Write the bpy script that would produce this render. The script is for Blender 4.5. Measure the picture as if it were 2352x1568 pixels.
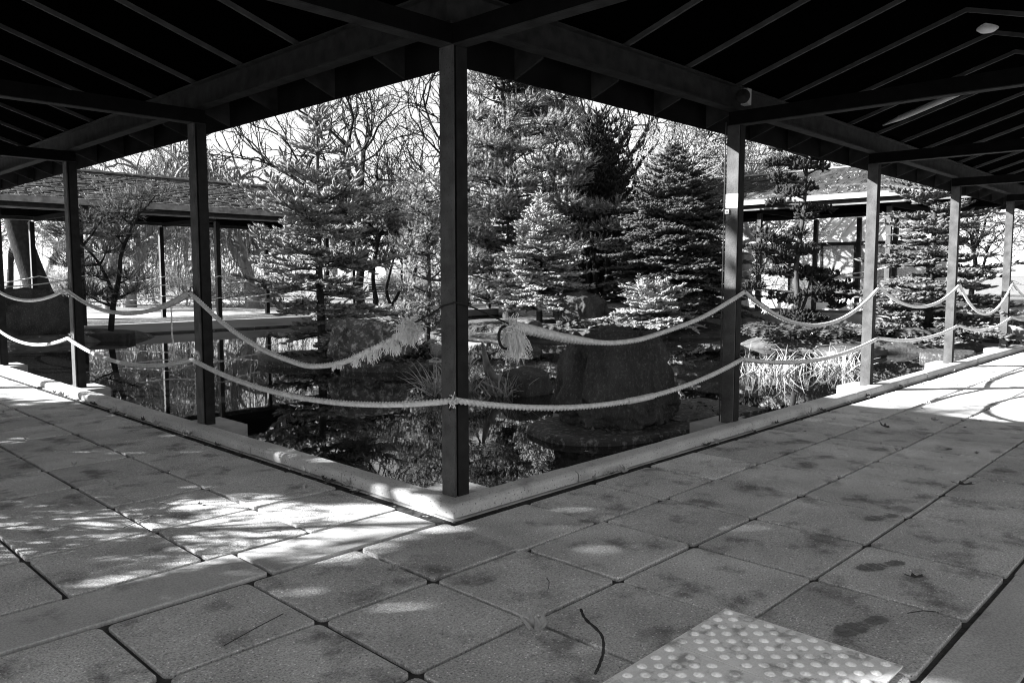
import bpy, math, random
import numpy as np
from mathutils import Vector, Matrix, noise

# ------------------------------------------------------------------ scene, camera, light
sc = bpy.context.scene
for o in list(bpy.data.objects):
    bpy.data.objects.remove(o)
R = math.radians
CAM = Vector((-3.002, -3.348, 1.336)); PITCH = 0.0846; YAW = 0.7674
cd = bpy.data.cameras.new('camera'); cam = bpy.data.objects.new('camera', cd)
sc.collection.objects.link(cam)
fw = Vector((math.cos(YAW) * math.cos(PITCH), math.sin(YAW) * math.cos(PITCH), -math.sin(PITCH)))
rt = Vector((math.sin(YAW), -math.cos(YAW), 0)); up = rt.cross(fw)
mw = Matrix((rt, up, -fw)).transposed().to_4x4(); mw.translation = CAM
cam.matrix_world = mw
cd.sensor_width = 36; cd.lens = 1812.13 / 2352 * 36; cd.clip_start = 0.05; cd.clip_end = 2000
sc.camera = cam

SUN_EL = R(24.0); SUN_DIR = Vector((-0.755 * math.cos(SUN_EL), 0.656 * math.cos(SUN_EL), math.sin(SUN_EL)))
w = bpy.data.worlds.new('World'); sc.world = w; w.use_nodes = True
nt = w.node_tree; bg = nt.nodes['Background']
sky = nt.nodes.new('ShaderNodeTexSky'); sky.sky_type = 'NISHITA'; sky.sun_disc = False
sky.sun_elevation = SUN_EL; sky.sun_rotation = math.atan2(-0.755, 0.656)
sky.air_density = 1.0; sky.dust_density = 0.3
bw = nt.nodes.new('ShaderNodeRGBToBW')          # the photograph is black and white
nt.links.new(sky.outputs[0], bw.inputs[0]); nt.links.new(bw.outputs[0], bg.inputs[0])
bg.inputs[1].default_value = 0.052
sd = bpy.data.lights.new('sun', 'SUN'); sd.energy = 4.8; sd.angle = R(0.55); sd.color = (1, 1, 1)
so = bpy.data.objects.new('sun', sd); sc.collection.objects.link(so)
so.location = (-20, 18, 20); so.rotation_euler = SUN_DIR.to_track_quat('Z', 'Y').to_euler()
sc.view_settings.view_transform = 'Standard'; sc.view_settings.look = 'None'
sc.view_settings.exposure = 2.68; sc.view_settings.gamma = 1.0
sc.view_settings.use_curve_mapping = False
sc.cycles.filter_width = 1.1

COL = sc.collection
rng = np.random.default_rng(7); random.seed(7)

# ------------------------------------------------------------------ materials (all grey: the photo is monochrome)
MATS = {}
def mat(name, v, var=0.3, scale=6.0, rough=0.8, bump=0.0, bscale=40.0, detail=5.0, speck=0.0, spscale=90.0,
        pit=0.0, pscale=60.0, stain=0.0, stscale=3.0, stretch=None, world=True, spec=0.3, grain=0.0, lichen=0.0, liscale=8.0, lithr=.58, liw=.06, orand=0.0, st0=.60):
    m = bpy.data.materials.new(name); m.use_nodes = True; t = m.node_tree; N = t.nodes; L = t.links
    b = N['Principled BSDF']; b.inputs['Roughness'].default_value = rough
    b.inputs['Specular IOR Level'].default_value = spec
    if world:
        src = N.new('ShaderNodeNewGeometry').outputs['Position']
    else:
        src = N.new('ShaderNodeTexCoord').outputs['Object']
    if stretch:
        mp = N.new('ShaderNodeMapping'); mp.inputs['Scale'].default_value = stretch
        L.new(src, mp.inputs[0]); src = mp.outputs[0]
    n = N.new('ShaderNodeTexNoise'); n.inputs['Scale'].default_value = scale; n.inputs['Detail'].default_value = detail
    L.new(src, n.inputs['Vector'])
    mr = N.new('ShaderNodeMapRange'); L.new(n.outputs[0], mr.inputs[0])
    mr.inputs[1].default_value = .25; mr.inputs[2].default_value = .75
    mr.inputs[3].default_value = v * (1 - var); mr.inputs[4].default_value = v * (1 + var)
    cur = mr.outputs[0]
    def math_(op, a, bval):
        q = N.new('ShaderNodeMath'); q.operation = op; L.new(a, q.inputs[0])
        if isinstance(bval, (int, float)): q.inputs[1].default_value = bval
        else: L.new(bval, q.inputs[1])
        return q.outputs[0]
    if orand:
        oi = N.new('ShaderNodeObjectInfo'); mo = N.new('ShaderNodeMapRange'); L.new(oi.outputs['Random'], mo.inputs[0])
        mo.inputs[3].default_value = 1 - orand; mo.inputs[4].default_value = 1 + orand
        cur = math_('MULTIPLY', cur, mo.outputs[0])
    if grain:
        n5 = N.new('ShaderNodeTexNoise'); n5.inputs['Scale'].default_value = 110; n5.inputs['Detail'].default_value = 5; n5.inputs['Roughness'].default_value = .75
        L.new(src, n5.inputs['Vector'])
        mg = N.new('ShaderNodeMapRange'); L.new(n5.outputs[0], mg.inputs[0]); mg.inputs[1].default_value = .3; mg.inputs[2].default_value = .7
        mg.inputs[3].default_value = 1 - grain; mg.inputs[4].default_value = 1 + grain
        cur = math_('MULTIPLY', cur, mg.outputs[0])
    if stain:
        n2 = N.new('ShaderNodeTexNoise'); n2.inputs['Scale'].default_value = stscale; n2.inputs['Detail'].default_value = 6
        n2.inputs['Roughness'].default_value = .62
        L.new(src, n2.inputs['Vector'])
        m2 = N.new('ShaderNodeMapRange'); L.new(n2.outputs[0], m2.inputs[0])
        m2.inputs[1].default_value = st0; m2.inputs[2].default_value = st0 + .13; m2.inputs[3].default_value = 1; m2.inputs[4].default_value = 1 - stain
        cur = math_('MULTIPLY', cur, m2.outputs[0])
    if speck:
        vo = N.new('ShaderNodeTexVoronoi'); vo.inputs['Scale'].default_value = spscale; L.new(src, vo.inputs['Vector'])
        m3 = N.new('ShaderNodeMapRange'); L.new(vo.outputs['Distance'], m3.inputs[0])
        m3.inputs[1].default_value = .16; m3.inputs[2].default_value = .24; m3.inputs[3].default_value = 1; m3.inputs[4].default_value = 0
        vc = N.new('ShaderNodeSeparateColor'); L.new(vo.outputs['Color'], vc.inputs[0])
        gt = math_('GREATER_THAN', vc.outputs[0], .62)
        k = math_('MULTIPLY', m3.outputs[0], gt); k = math_('MULTIPLY', k, speck)
        cur = math_('ADD', cur, k)
    if pit:
        vo = N.new('ShaderNodeTexVoronoi'); vo.inputs['Scale'].default_value = pscale; L.new(src, vo.inputs['Vector'])
        m4 = N.new('ShaderNodeMapRange'); L.new(vo.outputs['Distance'], m4.inputs[0])
        m4.inputs[1].default_value = .12; m4.inputs[2].default_value = .22; m4.inputs[3].default_value = 1 - pit; m4.inputs[4].default_value = 1
        cur = math_('MULTIPLY', cur, m4.outputs[0])
    if lichen:
        n6 = N.new('ShaderNodeTexNoise'); n6.inputs['Scale'].default_value = liscale; n6.inputs['Detail'].default_value = 8
        n6.inputs['Roughness'].default_value = .7; L.new(src, n6.inputs['Vector'])
        m6 = N.new('ShaderNodeMapRange'); L.new(n6.outputs[0], m6.inputs[0]); m6.inputs[1].default_value = lithr; m6.inputs[2].default_value = lithr + liw
        m6.inputs[3].default_value = 0; m6.inputs[4].default_value = lichen
        cur = math_('ADD', cur, m6.outputs[0])
    cc = N.new('ShaderNodeCombineColor')
    for i in range(3): L.new(cur, cc.inputs[i])
    L.new(cc.outputs[0], b.inputs['Base Color'])
    if bump:
        nb = N.new('ShaderNodeTexNoise'); nb.inputs['Scale'].default_value = bscale; nb.inputs['Detail'].default_value = 6
        L.new(src, nb.inputs['Vector'])
        bp = N.new('ShaderNodeBump'); bp.inputs['Strength'].default_value = bump; bp.inputs['Distance'].default_value = .02
        L.new(nb.outputs[0], bp.inputs['Height']); L.new(bp.outputs[0], b.inputs['Normal'])
    MATS[name] = m
    return m

mat('slab', .44, .26, 2.6, .85, bump=.35, bscale=130, speck=.40, spscale=58, stain=.6, stscale=3.6, grain=.6, pit=.55, pscale=52, orand=.16, st0=.53)
mat('slab_plain', .39, .18, 2.5, .85, bump=.15, bscale=150, stain=.5, stscale=3.5, grain=.4, orand=.1, st0=.55)
mat('joint', .06, .4, 30, .95, bump=.5, bscale=60)
mat('kerb', .40, .16, 4, .85, bump=.15, bscale=80, pit=.7, pscale=40, stain=.4, stscale=3, grain=.25)
mat('concrete', .27, .25, 5, .9, bump=.3, bscale=50, stain=.45, stscale=4)
mat('tactile', .9, .1, 7, .7, bump=.15, bscale=60, stain=.5, stscale=12, grain=.12, st0=.52)
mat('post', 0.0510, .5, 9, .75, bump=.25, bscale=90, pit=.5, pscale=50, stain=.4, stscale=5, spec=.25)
mat('post_shaded', .014, .4, 14, .8, bump=.1, bscale=120, spec=.12)
mat('bracket', .03, .6, 6, .9, spec=.03)
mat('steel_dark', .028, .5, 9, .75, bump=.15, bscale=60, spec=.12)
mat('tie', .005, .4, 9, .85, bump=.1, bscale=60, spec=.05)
mat('rafter', .075, .35, 8, .8, spec=.1)
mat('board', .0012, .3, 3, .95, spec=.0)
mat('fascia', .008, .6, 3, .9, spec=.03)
mat('rope', .58, .25, 45, .9, spec=.1)
mat('fray', .72, .18, 60, .95, spec=.05)
mat('cord', .012, .3, 40, .8)
mat('iron', .02, .3, 30, .5)
mat('white_paint', .78, .05, 5, .5)
mat('ink', .22, .05, 5, .6)
mat('plastic', .4, .1, 8, .5)
mat('rock_dark', .040, .6, 2.6, .95, bump=1.0, bscale=20, lichen=.07, liscale=45, lithr=.52, liw=.2, spec=.05, grain=.35, stretch=(1, 1, .6))
mat('rock_lichen', .08, .7, 6, .95, bump=1.0, bscale=12, lichen=.34, liscale=14, lithr=.50, liw=.2, spec=.04)
mat('rock_mid', 0.0816, .6, 3.5, .9, bump=.9, bscale=9, lichen=.2, liscale=5, lithr=.6, spec=.04)
mat('slab_wet', .045, .6, 6, .7, bump=.6, bscale=25, lichen=.16, liscale=20, lithr=.52, liw=.14, stain=.5, stscale=6, spec=.1)
mat('soil', 0.0340, .7, 8, .95, bump=1.0, bscale=18, speck=.18, spscale=22, spec=.05)
mat('grass', 0.1560, .45, 1.3, .95, bump=.8, bscale=14, lichen=.15, liscale=3, lithr=.55)
mat('gravel', 0.4760, .15, 3, .95, bump=.3, bscale=20)
mat('litter', 0.0720, .6, 5, .95, bump=.9, bscale=14, speck=.25, spscale=10, spec=.05)
mat('bark', 0.0420, .5, 9, .9, bump=.8, bscale=25, stretch=(1, 1, .25), spec=.05)
mat('bark_pale', 0.2040, .5, 6, .9, bump=.8, bscale=18, stretch=(1, 1, .25), spec=.05)
mat('bark_dark', 0.0180, .5, 9, .9, bump=.8, bscale=25, spec=.05)
mat('twig_bg', 0.1560, .4, 2, .9)
mat('twig_pale', 0.2700, .4, 1.2, .9)
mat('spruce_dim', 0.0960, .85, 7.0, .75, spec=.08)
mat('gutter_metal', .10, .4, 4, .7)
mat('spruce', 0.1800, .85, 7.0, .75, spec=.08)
mat('fir', 0.2400, .85, 7.0, .75, spec=.08)
mat('dark_conifer', 0.0630, .85, 7.0, .75, spec=.08)
mat('pine', 0.0960, .85, 7.0, .75, spec=.08)
mat('pine_light', 0.1620, .85, 7.0, .75, spec=.08)
mat('hinoki', 0.0240, .5, 4, .8, spec=.08)
mat('fern', 0.0720, .5, 5, .75)
mat('reed', 0.3060, .4, 12, .8)
mat('reed_green', .16, .5, 9, .7)
mat('ivy', .04, .5, 12, .4, spec=.5)
mat('leaf_dry', .30, .45, 25, .8)
mat('leaf_dark', .06, .5, 25, .8)
mat('shingle', 0.0510, .8, 4.5, .9, bump=.5, bscale=30, spec=.1, orand=.45)
mat('moss', 0.2520, .45, 6, .95)
mat('eave_edge', 0.2040, .5, 6, .9, bump=.3, bscale=30)
mat('timber_far', 0.2520, .35, 3, .85, bump=.3, bscale=18, stretch=(.15, 1, 1))
mat('metal_roof', 0.5100, .12, 1.5, .5)
mat('interior', 0.4500, .2, .8, .9)
mat('wet', .15, .35, 40, .5, spec=.4)
mat('duck', .13, .5, 40, .8)
mat('driftwood', .12, .7, 10, .9, bump=.9, bscale=25, stretch=(1, 1, .4))

def water_mat():
    m = bpy.data.materials.new('water'); m.use_nodes = True; t = m.node_tree; N = t.nodes; L = t.links
    b = N['Principled BSDF']; b.inputs['Base Color'].default_value = (.006, .006, .006, 1)
    b.inputs['Roughness'].default_value = .012; b.inputs['IOR'].default_value = 1.6
    g = N.new('ShaderNodeNewGeometry')
    n1 = N.new('ShaderNodeTexNoise'); n1.inputs['Scale'].default_value = 5; n1.inputs['Detail'].default_value = 3
    n2 = N.new('ShaderNodeTexNoise'); n2.inputs['Scale'].default_value = .5; n2.inputs['Detail'].default_value = 1
    mp = N.new('ShaderNodeMapping'); mp.inputs['Rotation'].default_value = (0, 0, -YAW); mp.inputs['Scale'].default_value = (1.7, .7, 1)
    L.new(g.outputs['Position'], mp.inputs[0])
    L.new(mp.outputs[0], n1.inputs['Vector']); L.new(g.outputs['Position'], n2.inputs['Vector'])
    mr = N.new('ShaderNodeMapRange'); L.new(n2.outputs[0], mr.inputs[0]); mr.inputs[1].default_value = .35; mr.inputs[2].default_value = .7
    mr.inputs[3].default_value = .15; mr.inputs[4].default_value = 1
    mu = N.new('ShaderNodeMath'); mu.operation = 'MULTIPLY'; L.new(n1.outputs[0], mu.inputs[0]); L.new(mr.outputs[0], mu.inputs[1])
    # one drop ripple near the kerb
    vm = N.new('ShaderNodeVectorMath'); vm.operation = 'DISTANCE'; L.new(g.outputs['Position'], vm.inputs[0]); vm.inputs[1].default_value = (1.43, 1.17, -.05)
    a = N.new('ShaderNodeMath'); a.operation = 'MULTIPLY'; L.new(vm.outputs['Value'], a.inputs[0]); a.inputs[1].default_value = 110
    s = N.new('ShaderNodeMath'); s.operation = 'SINE'; L.new(a.outputs[0], s.inputs[0])
    fa = N.new('ShaderNodeMapRange'); L.new(vm.outputs['Value'], fa.inputs[0]); fa.inputs[1].default_value = .02; fa.inputs[2].default_value = .2
    fa.inputs[3].default_value = .35; fa.inputs[4].default_value = 0
    q = N.new('ShaderNodeMath'); q.operation = 'MULTIPLY'; L.new(s.outputs[0], q.inputs[0]); L.new(fa.outputs[0], q.inputs[1])
    ad = N.new('ShaderNodeMath'); ad.operation = 'ADD'; L.new(mu.outputs[0], ad.inputs[0]); L.new(q.outputs[0], ad.inputs[1])
    bp = N.new('ShaderNodeBump'); bp.inputs['Strength'].default_value = .055; bp.inputs['Distance'].default_value = .01
    L.new(ad.outputs[0], bp.inputs['Height']); L.new(bp.outputs[0], b.inputs['Normal'])
    MATS['water'] = m
water_mat()
def glass_mat():
    m = bpy.data.materials.new('glass'); m.use_nodes = True; t = m.node_tree; N = t.nodes; L = t.links
    N.remove(N['Principled BSDF'])
    gl = N.new('ShaderNodeBsdfGlossy'); gl.inputs['Roughness'].default_value = .03
    tr = N.new('ShaderNodeBsdfTransparent'); mx = N.new('ShaderNodeMixShader'); mx.inputs[0].default_value = .22
    L.new(tr.outputs[0], mx.inputs[1]); L.new(gl.outputs[0], mx.inputs[2])
    df = N.new('ShaderNodeBsdfDiffuse'); df.inputs[0].default_value = (.8, .8, .8, 1); m2 = N.new('ShaderNodeMixShader'); m2.inputs[0].default_value = .22   # dusty panes
    L.new(mx.outputs[0], m2.inputs[1]); L.new(df.outputs[0], m2.inputs[2]); L.new(m2.outputs[0], N['Material Output'].inputs[0])
    MATS['glass'] = m
glass_mat()

# ------------------------------------------------------------------ helpers
def mesh_np(name, V, F, m, smooth=False):
    V = np.asarray(V, np.float32); F = np.asarray(F, np.int32)
    k = F.shape[1]
    me = bpy.data.meshes.new(name); me.vertices.add(len(V)); me.vertices.foreach_set('co', V.ravel())
    me.loops.add(F.size); me.loops.foreach_set('vertex_index', F.ravel())
    me.polygons.add(len(F)); me.polygons.foreach_set('loop_start', np.arange(len(F), dtype=np.int32) * k)
    me.polygons.foreach_set('loop_total', np.full(len(F), k, np.int32))
    me.update(calc_edges=True)
    if m: me.materials.append(MATS[m])
    if smooth: me.polygons.foreach_set('use_smooth', np.ones(len(F), bool))
    return me
def link(name, me, parent=None, loc=(0, 0, 0), rz=0.0):
    o = bpy.data.objects.new(name, me); COL.objects.link(o); o.location = loc
    if rz: o.rotation_euler = (0, 0, rz)
    if parent: o.parent = parent
    return o
def tag(o, label=None, cat=None, group=None, kind=None):
    if label: o['label'] = label
    if cat: o['category'] = cat
    if group: o['group'] = group
    if kind: o['kind'] = kind
    return o
def thing(name, label, cat, loc=(0, 0, 0), group=None, rz=0):
    o = link(name, None, None, loc, rz); o.empty_display_size = .1
    return tag(o, label, cat, group)
class MB:
    """collects polygons (in coordinates of the thing it belongs to)"""
    def __init__(s): s.v = []; s.f = []
    def add(s, V, F):
        n = len(s.v); s.v += [tuple(p) for p in V]; s.f += [tuple(i + n for i in q) for q in F]; return s
    def box(s, x0, x1, y0, y1, z0, z1):
        V = [(x0, y0, z0), (x1, y0, z0), (x1, y1, z0), (x0, y1, z0), (x0, y0, z1), (x1, y0, z1), (x1, y1, z1), (x0, y1, z1)]
        return s.add(V, [(0, 3, 2, 1), (4, 5, 6, 7), (0, 1, 5, 4), (1, 2, 6, 5), (2, 3, 7, 6), (3, 0, 4, 7)])
    def prism(s, A, B, w, h, upv=(0, 0, 1), drop=0.0):
        """bar from A to B, w wide, h high, its underside centre line on A-B (+drop)"""
        A = Vector(A); B = Vector(B); d = (B - A).normalized(); sd_ = d.cross(Vector(upv)).normalized(); u = Vector((0, 0, 1))
        P = []
        for c in (A, B):
            for a, b in ((-1, 0), (1, 0), (1, 1), (-1, 1)):
                P.append(c + sd_ * (a * w / 2) + u * (b * h + drop))
        return s.add(P, [(0, 1, 2, 3), (7, 6, 5, 4), (0, 4, 5, 1), (1, 5, 6, 2), (2, 6, 7, 3), (3, 7, 4, 0)])
    def tube(s, pts, rad, k=8, cap=True):
        V, F = tube_np(np.array([tuple(p) for p in pts], float), rad, k)
        n0 = len(V)
        s.add(V, F)
        if cap:
            n = len(pts); s.f.append(tuple(len(s.v) - n0 + i for i in range(k))[::-1]); s.f.append(tuple(len(s.v) - k + i for i in range(k)))
        return s
    def lathe(s, prof, c=(0, 0, 0), k=16):
        V = []; F = []
        for r, z in prof:
            for i in range(k):
                a = 2 * math.pi * i / k; V.append((c[0] + r * math.cos(a), c[1] + r * math.sin(a), c[2] + z))
        for j in range(len(prof) - 1):
            for i in range(k):
                F.append((j * k + i, j * k + (i + 1) % k, (j + 1) * k + (i + 1) % k, (j + 1) * k + i))
        F.append(tuple((len(prof) - 1) * k + i for i in range(k)))
        return s.add(V, F)
    def mesh(s, name, m, smooth=False):
        me = bpy.data.meshes.new(name); me.from_pydata([tuple(p) for p in s.v], [], s.f); me.update()
        if m: me.materials.append(MATS[m])
        if smooth: me.polygons.foreach_set('use_smooth', np.ones(len(me.polygons), bool))
        return me
    def obj(s, name, m, parent=None, loc=(0, 0, 0), smooth=False):
        return link(name, s.mesh(name, m, smooth), parent, loc)
def tube_np(P, rad, k=8):
    n = len(P); rad = np.broadcast_to(np.asarray(rad, float), (n,))
    T = np.gradient(P, axis=0); T /= np.linalg.norm(T, axis=1)[:, None] + 1e-12
    ref = np.array([0, 0, 1.]) if abs(T[0, 2]) < .9 else np.array([1., 0, 0])
    V = []
    u = np.cross(ref, T[0]); u /= np.linalg.norm(u)
    for i in range(n):
        u = u - T[i] * (u @ T[i]); u /= np.linalg.norm(u) + 1e-12; v = np.cross(T[i], u)
        a = np.arange(k) * 2 * math.pi / k
        V.append(P[i] + rad[i] * (np.cos(a)[:, None] * u + np.sin(a)[:, None] * v))
    V = np.concatenate(V)
    F = [(i * k + j, i * k + (j + 1) % k, (i + 1) * k + (j + 1) % k, (i + 1) * k + j) for i in range(n - 1) for j in range(k)]
    return V, F
def catmull(pts, n):
    P = np.array(pts, float); P = np.vstack([2 * P[0] - P[1], P, 2 * P[-1] - P[-2]])
    out = []
    for i in range(1, len(P) - 2):
        for t in np.linspace(0, 1, n, endpoint=False):
            a, b, c, d = P[i - 1], P[i], P[i + 1], P[i + 2]
            out.append(.5 * ((2 * b) + (-a + c) * t + (2 * a - 5 * b + 4 * c - d) * t * t + (-a + 3 * b - 3 * c + d) * t ** 3))
    out.append(P[-2]); return np.array(out)
def resample(P, step):
    d = np.r_[0, np.cumsum(np.linalg.norm(np.diff(P, axis=0), axis=1))]; n = max(2, int(d[-1] / step))
    s = np.linspace(0, d[-1], n); return np.stack([np.interp(s, d, P[:, i]) for i in range(3)], 1), s
def frustums(P0, P1, R0, R1, k=3):
    P0 = np.asarray(P0); P1 = np.asarray(P1); n = len(P0)
    T = P1 - P0; T = T / (np.linalg.norm(T, axis=1)[:, None] + 1e-9)
    ref = np.where(np.abs(T[:, 2:3]) < .9, np.array([[0, 0, 1.]]), np.array([[1., 0, 0]]))
    u = np.cross(ref, T); u /= np.linalg.norm(u, axis=1)[:, None] + 1e-9; v = np.cross(T, u)
    a = np.arange(k) * 2 * math.pi / k
    ring = np.cos(a)[None, :, None] * u[:, None] + np.sin(a)[None, :, None] * v[:, None]
    A = P0[:, None] + np.asarray(R0)[:, None, None] * ring; B = P1[:, None] + np.asarray(R1)[:, None, None] * ring
    V = np.concatenate([A, B], 1).reshape(-1, 3)
    f = np.array([(j, (j + 1) % k, k + (j + 1) % k, k + j) for j in range(k)])
    F = (np.arange(n) * 2 * k)[:, None, None] + f[None]
    return V, F.reshape(-1, 4)
def instance(T, TF, P, D, U, Ln, Wd):
    """T: template verts (x along the axis 0..1, y/z across), one copy per row"""
    D = D / (np.linalg.norm(D, axis=1)[:, None] + 1e-9); S = np.cross(U, D); S /= np.linalg.norm(S, axis=1)[:, None] + 1e-9; U2 = np.cross(D, S)
    V = (P[:, None] + (T[None, :, 0:1] * Ln[:, None, None]) * D[:, None] + (T[None, :, 1:2] * Wd[:, None, None]) * S[:, None]
         + (T[None, :, 2:3] * Wd[:, None, None]) * U2[:, None])
    F = (np.arange(len(P)) * len(T))[:, None, None] + TF[None]
    return V.reshape(-1, 3), F.reshape(-1, TF.shape[1])

# ------------------------------------------------------------------ the setting: ground, water, paving
S = 3.2; COURT = 16.0; WATER = -0.06
def sheet(name, rects, z, m, kind='structure'):
    b = MB()
    for x0, x1, y0, y1 in rects: b.add([(x0, y0, z), (x1, y0, z), (x1, y1, z), (x0, y1, z)], [(0, 1, 2, 3)])
    return tag(b.obj(name, m), kind=kind)
sheet('ground', [(-900, 900, -900, 900)], -.30, 'soil')
sheet('pond', [(-.05, 15.9, -.05, 15.9)], WATER, 'water')
OUT = 19.7
sheet('lawn', [(-400, 600, OUT, 700), (OUT, 600, -400, OUT), (-400, -3.6, -400, OUT), (-3.6, OUT, -400, -3.6)], -.02, 'grass')
sheet('gravel_path', [(-60, 90, 22.5, 25.2), (-60, 90, 33, 39)], -.012, 'gravel')
sheet('gravel_yard', [(20.2, 26.4, -20, 22.0)], -.012, 'gravel')
# walkway base (the joint bed) under the slabs, in two strips of the L
walk = sheet('walkway', [(-2.83, -.2, -2.83, 19), (-.2, 19, -2.83, -.2)], -.018, 'joint')
sheet('gutter', [(-.27, -.17, -.27, 19), (-.17, 19, -.27, -.17)], -.010, 'soil')
# pond side upstand below the kerb
b = MB(); b.box(-.2, -.04, -.035, 16, -.28, -.001); b.box(-.2, 16, -.2, -.04, -.28, -.001); tag(b.obj('pond_wall', 'concrete'), kind='structure')

def slab_mesh(sx, sy, r=.02, m='slab', th=.02, cz=.003):
    pr = []
    for cx, cy, a0 in ((1, 1, 0), (-1, 1, 90), (-1, -1, 180), (1, -1, 270)):
        for k in range(4):
            a = R(a0 + 30 * k); pr.append((cx * (sx / 2 - r), cy * (sy / 2 - r), math.cos(a), math.sin(a)))
    V = []
    for z, rr in ((-th, r), (-cz, r), (-.0015, r - cz * .6), (0, r - cz * 1.4)):
        for x, y, c, s in pr: V.append((x + c * rr, y + s * rr, z))
    n = 16; F = []
    for j in range(3):
        for i in range(n): F.append((j * n + i, j * n + (i + 1) % n, (j + 1) * n + (i + 1) % n, (j + 1) * n + i))
    F.append(tuple(3 * n + i for i in range(n)))
    bb = MB(); bb.add(V, F); return bb.mesh('paving_slab', m)
SM = {}
def slab(x0, x1, y0, y1, m='slab', gap=.023, jit=1.0, r=.028):
    sx = round((x1 - x0 - gap) / .01) * .01; sy = round((y1 - y0 - gap) / .01) * .01
    key = (round(sx, 2), round(sy, 2), m)
    if key not in SM: SM[key] = slab_mesh(sx, sy, r, m)
    o = link('paving_slab', SM[key], walk, ((x0 + x1) / 2 + random.uniform(-.003, .003) * jit, (y0 + y1) / 2 + random.uniform(-.003, .003) * jit, .018 + random.uniform(-.003, .002) * jit))
    o.location.z -= .018 - .0   # sit on the bed: top about level 0
    o.rotation_euler = (random.uniform(-.004, .004) * jit, random.uniform(-.004, .004) * jit, random.uniform(-.006, .006) * jit)
    return o
YL = [-.255, -.79, -1.35, -1.96, -2.57]                # rows of the right arm
XL = [-.255, -.84, -1.40, -1.995, -2.57]               # rows of the left arm
for j in range(4):
    for k in range(30):
        x0 = .36 + .62 * k - .62 + (.02 if j else -.035) - .01 * j
        if x0 < -.3: x0 = -.25
        x1 = .36 + .62 * k + (.02 if j else -.035) - .01 * j
        slab(x0, x1, YL[j + 1], YL[j])
    for k in range(26):
        y0 = .19 + .613 * k; slab(XL[j + 1], XL[j], y0, y0 + .613)
cx = [-.25, -.82, -1.39, -1.99, -2.57]
for i in range(4):
    ys = [-.19, -.765, -1.345, -1.95, -2.57]
    for j in range(4): slab(cx[i + 1], cx[i], ys[j + 1], ys[j])
for x0, x1 in ((-1.27, -.28), (-2.57, -1.27)): slab(x0, x1, -.18, .185, 'slab_plain', .022, r=.012)
for k in range(12):
    slab(-2.57 + 1.8 * k, -.77 + 1.8 * k, -2.82, -2.576, 'slab_plain', .012, r=.01)
    if k: slab(-2.82, -2.576, -2.57 + 1.8 * (k - 1), -.77 + 1.8 * (k - 1), 'slab_plain', .012, r=.01)

# kerb stones round the pond
kerb = sheet('kerb', [(-.178, -.035, -.178, 16), (-.035, 16, -.178, -.035)], .001, 'concrete')
KP = [(-.178, 0), (-.178, .040), (-.172, .054), (-.160, .064), (-.145, .069), (-.045, .070), (-.037, .066), (-.034, .055), (-.034, -.02)]
def kerb_mesh(L_, mit=0):
    V = []; n = len(KP)
    for t in (0, 1):
        for y, z in KP:
            x = L_ if t else (y + .0 if mit else 0.0)
            V.append((x if t else (y if mit == 1 else 0), y, z))
    F = [(i, i + 1, n + i + 1, n + i) for i in range(n - 1)] + [tuple(range(n))[::-1], tuple(n + i for i in range(n))]
    bb = MB(); bb.add(V, F); me = bb.mesh('kerb_stone', 'kerb'); return me
km = kerb_mesh(1.182); kc = kerb_mesh(.90, 1)
def flip_mesh(me):     # mirror x<->y for the left arm
    m2 = me.copy(); co = np.zeros(len(m2.vertices) * 3, np.float32); m2.vertices.foreach_get('co', co); co = co.reshape(-1, 3)[:, [1, 0, 2]]
    m2.vertices.foreach_set('co', co.ravel()); m2.flip_normals(); return m2
km2 = flip_mesh(km); kc2 = flip_mesh(kc)
link('kerb_stone', kc, kerb, (.0, 0, 0)); kk = link('kerb_stone', kc2, kerb, (0, .0, 0)); kk.scale = (1, .62 / .90, 1)
kk.scale = (1, 1, 1)
for k in range(13):
    o = link('kerb_stone', km, kerb, (.908 + 1.19 * k, random.uniform(-.003, .003), random.uniform(-.003, .002)))
    o = link('kerb_stone', km2, kerb, (random.uniform(-.003, .003), .908 + 1.19 * k, random.uniform(-.003, .002)))

# ------------------------------------------------------------------ galleries
TIE0, PL0, PL1, SL, EAVE, RIDGE = 2.59, 2.70, 2.90, .31, .30, -1.5
OUTROW = -3.0
def zr(d): return PL1 - SL * d          # rafter underside at distance d (towards the pond) from the plate
# post: two sections with a groove between them, seen on the walkway side
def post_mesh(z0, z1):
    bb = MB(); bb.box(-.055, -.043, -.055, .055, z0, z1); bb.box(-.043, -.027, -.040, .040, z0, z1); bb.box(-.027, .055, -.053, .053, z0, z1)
    me = bb.mesh('post', 'post'); me.materials.append(MATS['post_shaded'])
    for i, p in enumerate(me.polygons): p.material_index = 0 if i < 6 else 1  # shade put into the colour: all but the sun-side plate is darker
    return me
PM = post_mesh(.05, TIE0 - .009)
ringm = MB(); 
V, F = tube_np(np.array([(.036 * math.cos(a), 0, .036 * math.sin(a)) for a in np.linspace(0, 2 * math.pi, 21)[:-1].tolist() + [0]]), .0045, 6)
ringm.add(V, F); RM = ringm.mesh('ring', 'iron', True)
foot_m = MB(); foot_m.box(-.05, .24, -.26, .26, -.25, .055); FM = foot_m.mesh('footing', 'concrete')
bev = MB()
def ibeam(bb, axis, a0, a1, c):
    for (w_, z0, z1) in ((.10, PL0, PL0 + .012), (.008, PL0 + .012, PL1 - .012), (.10, PL1 - .012, PL1)):
        if axis == 'x': bb.box(a0, a1, c - w_ / 2, c + w_ / 2, z0, z1)
        else: bb.box(c - w_ / 2, c + w_ / 2, a0, a1, z0, z1)
    return bb
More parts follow.
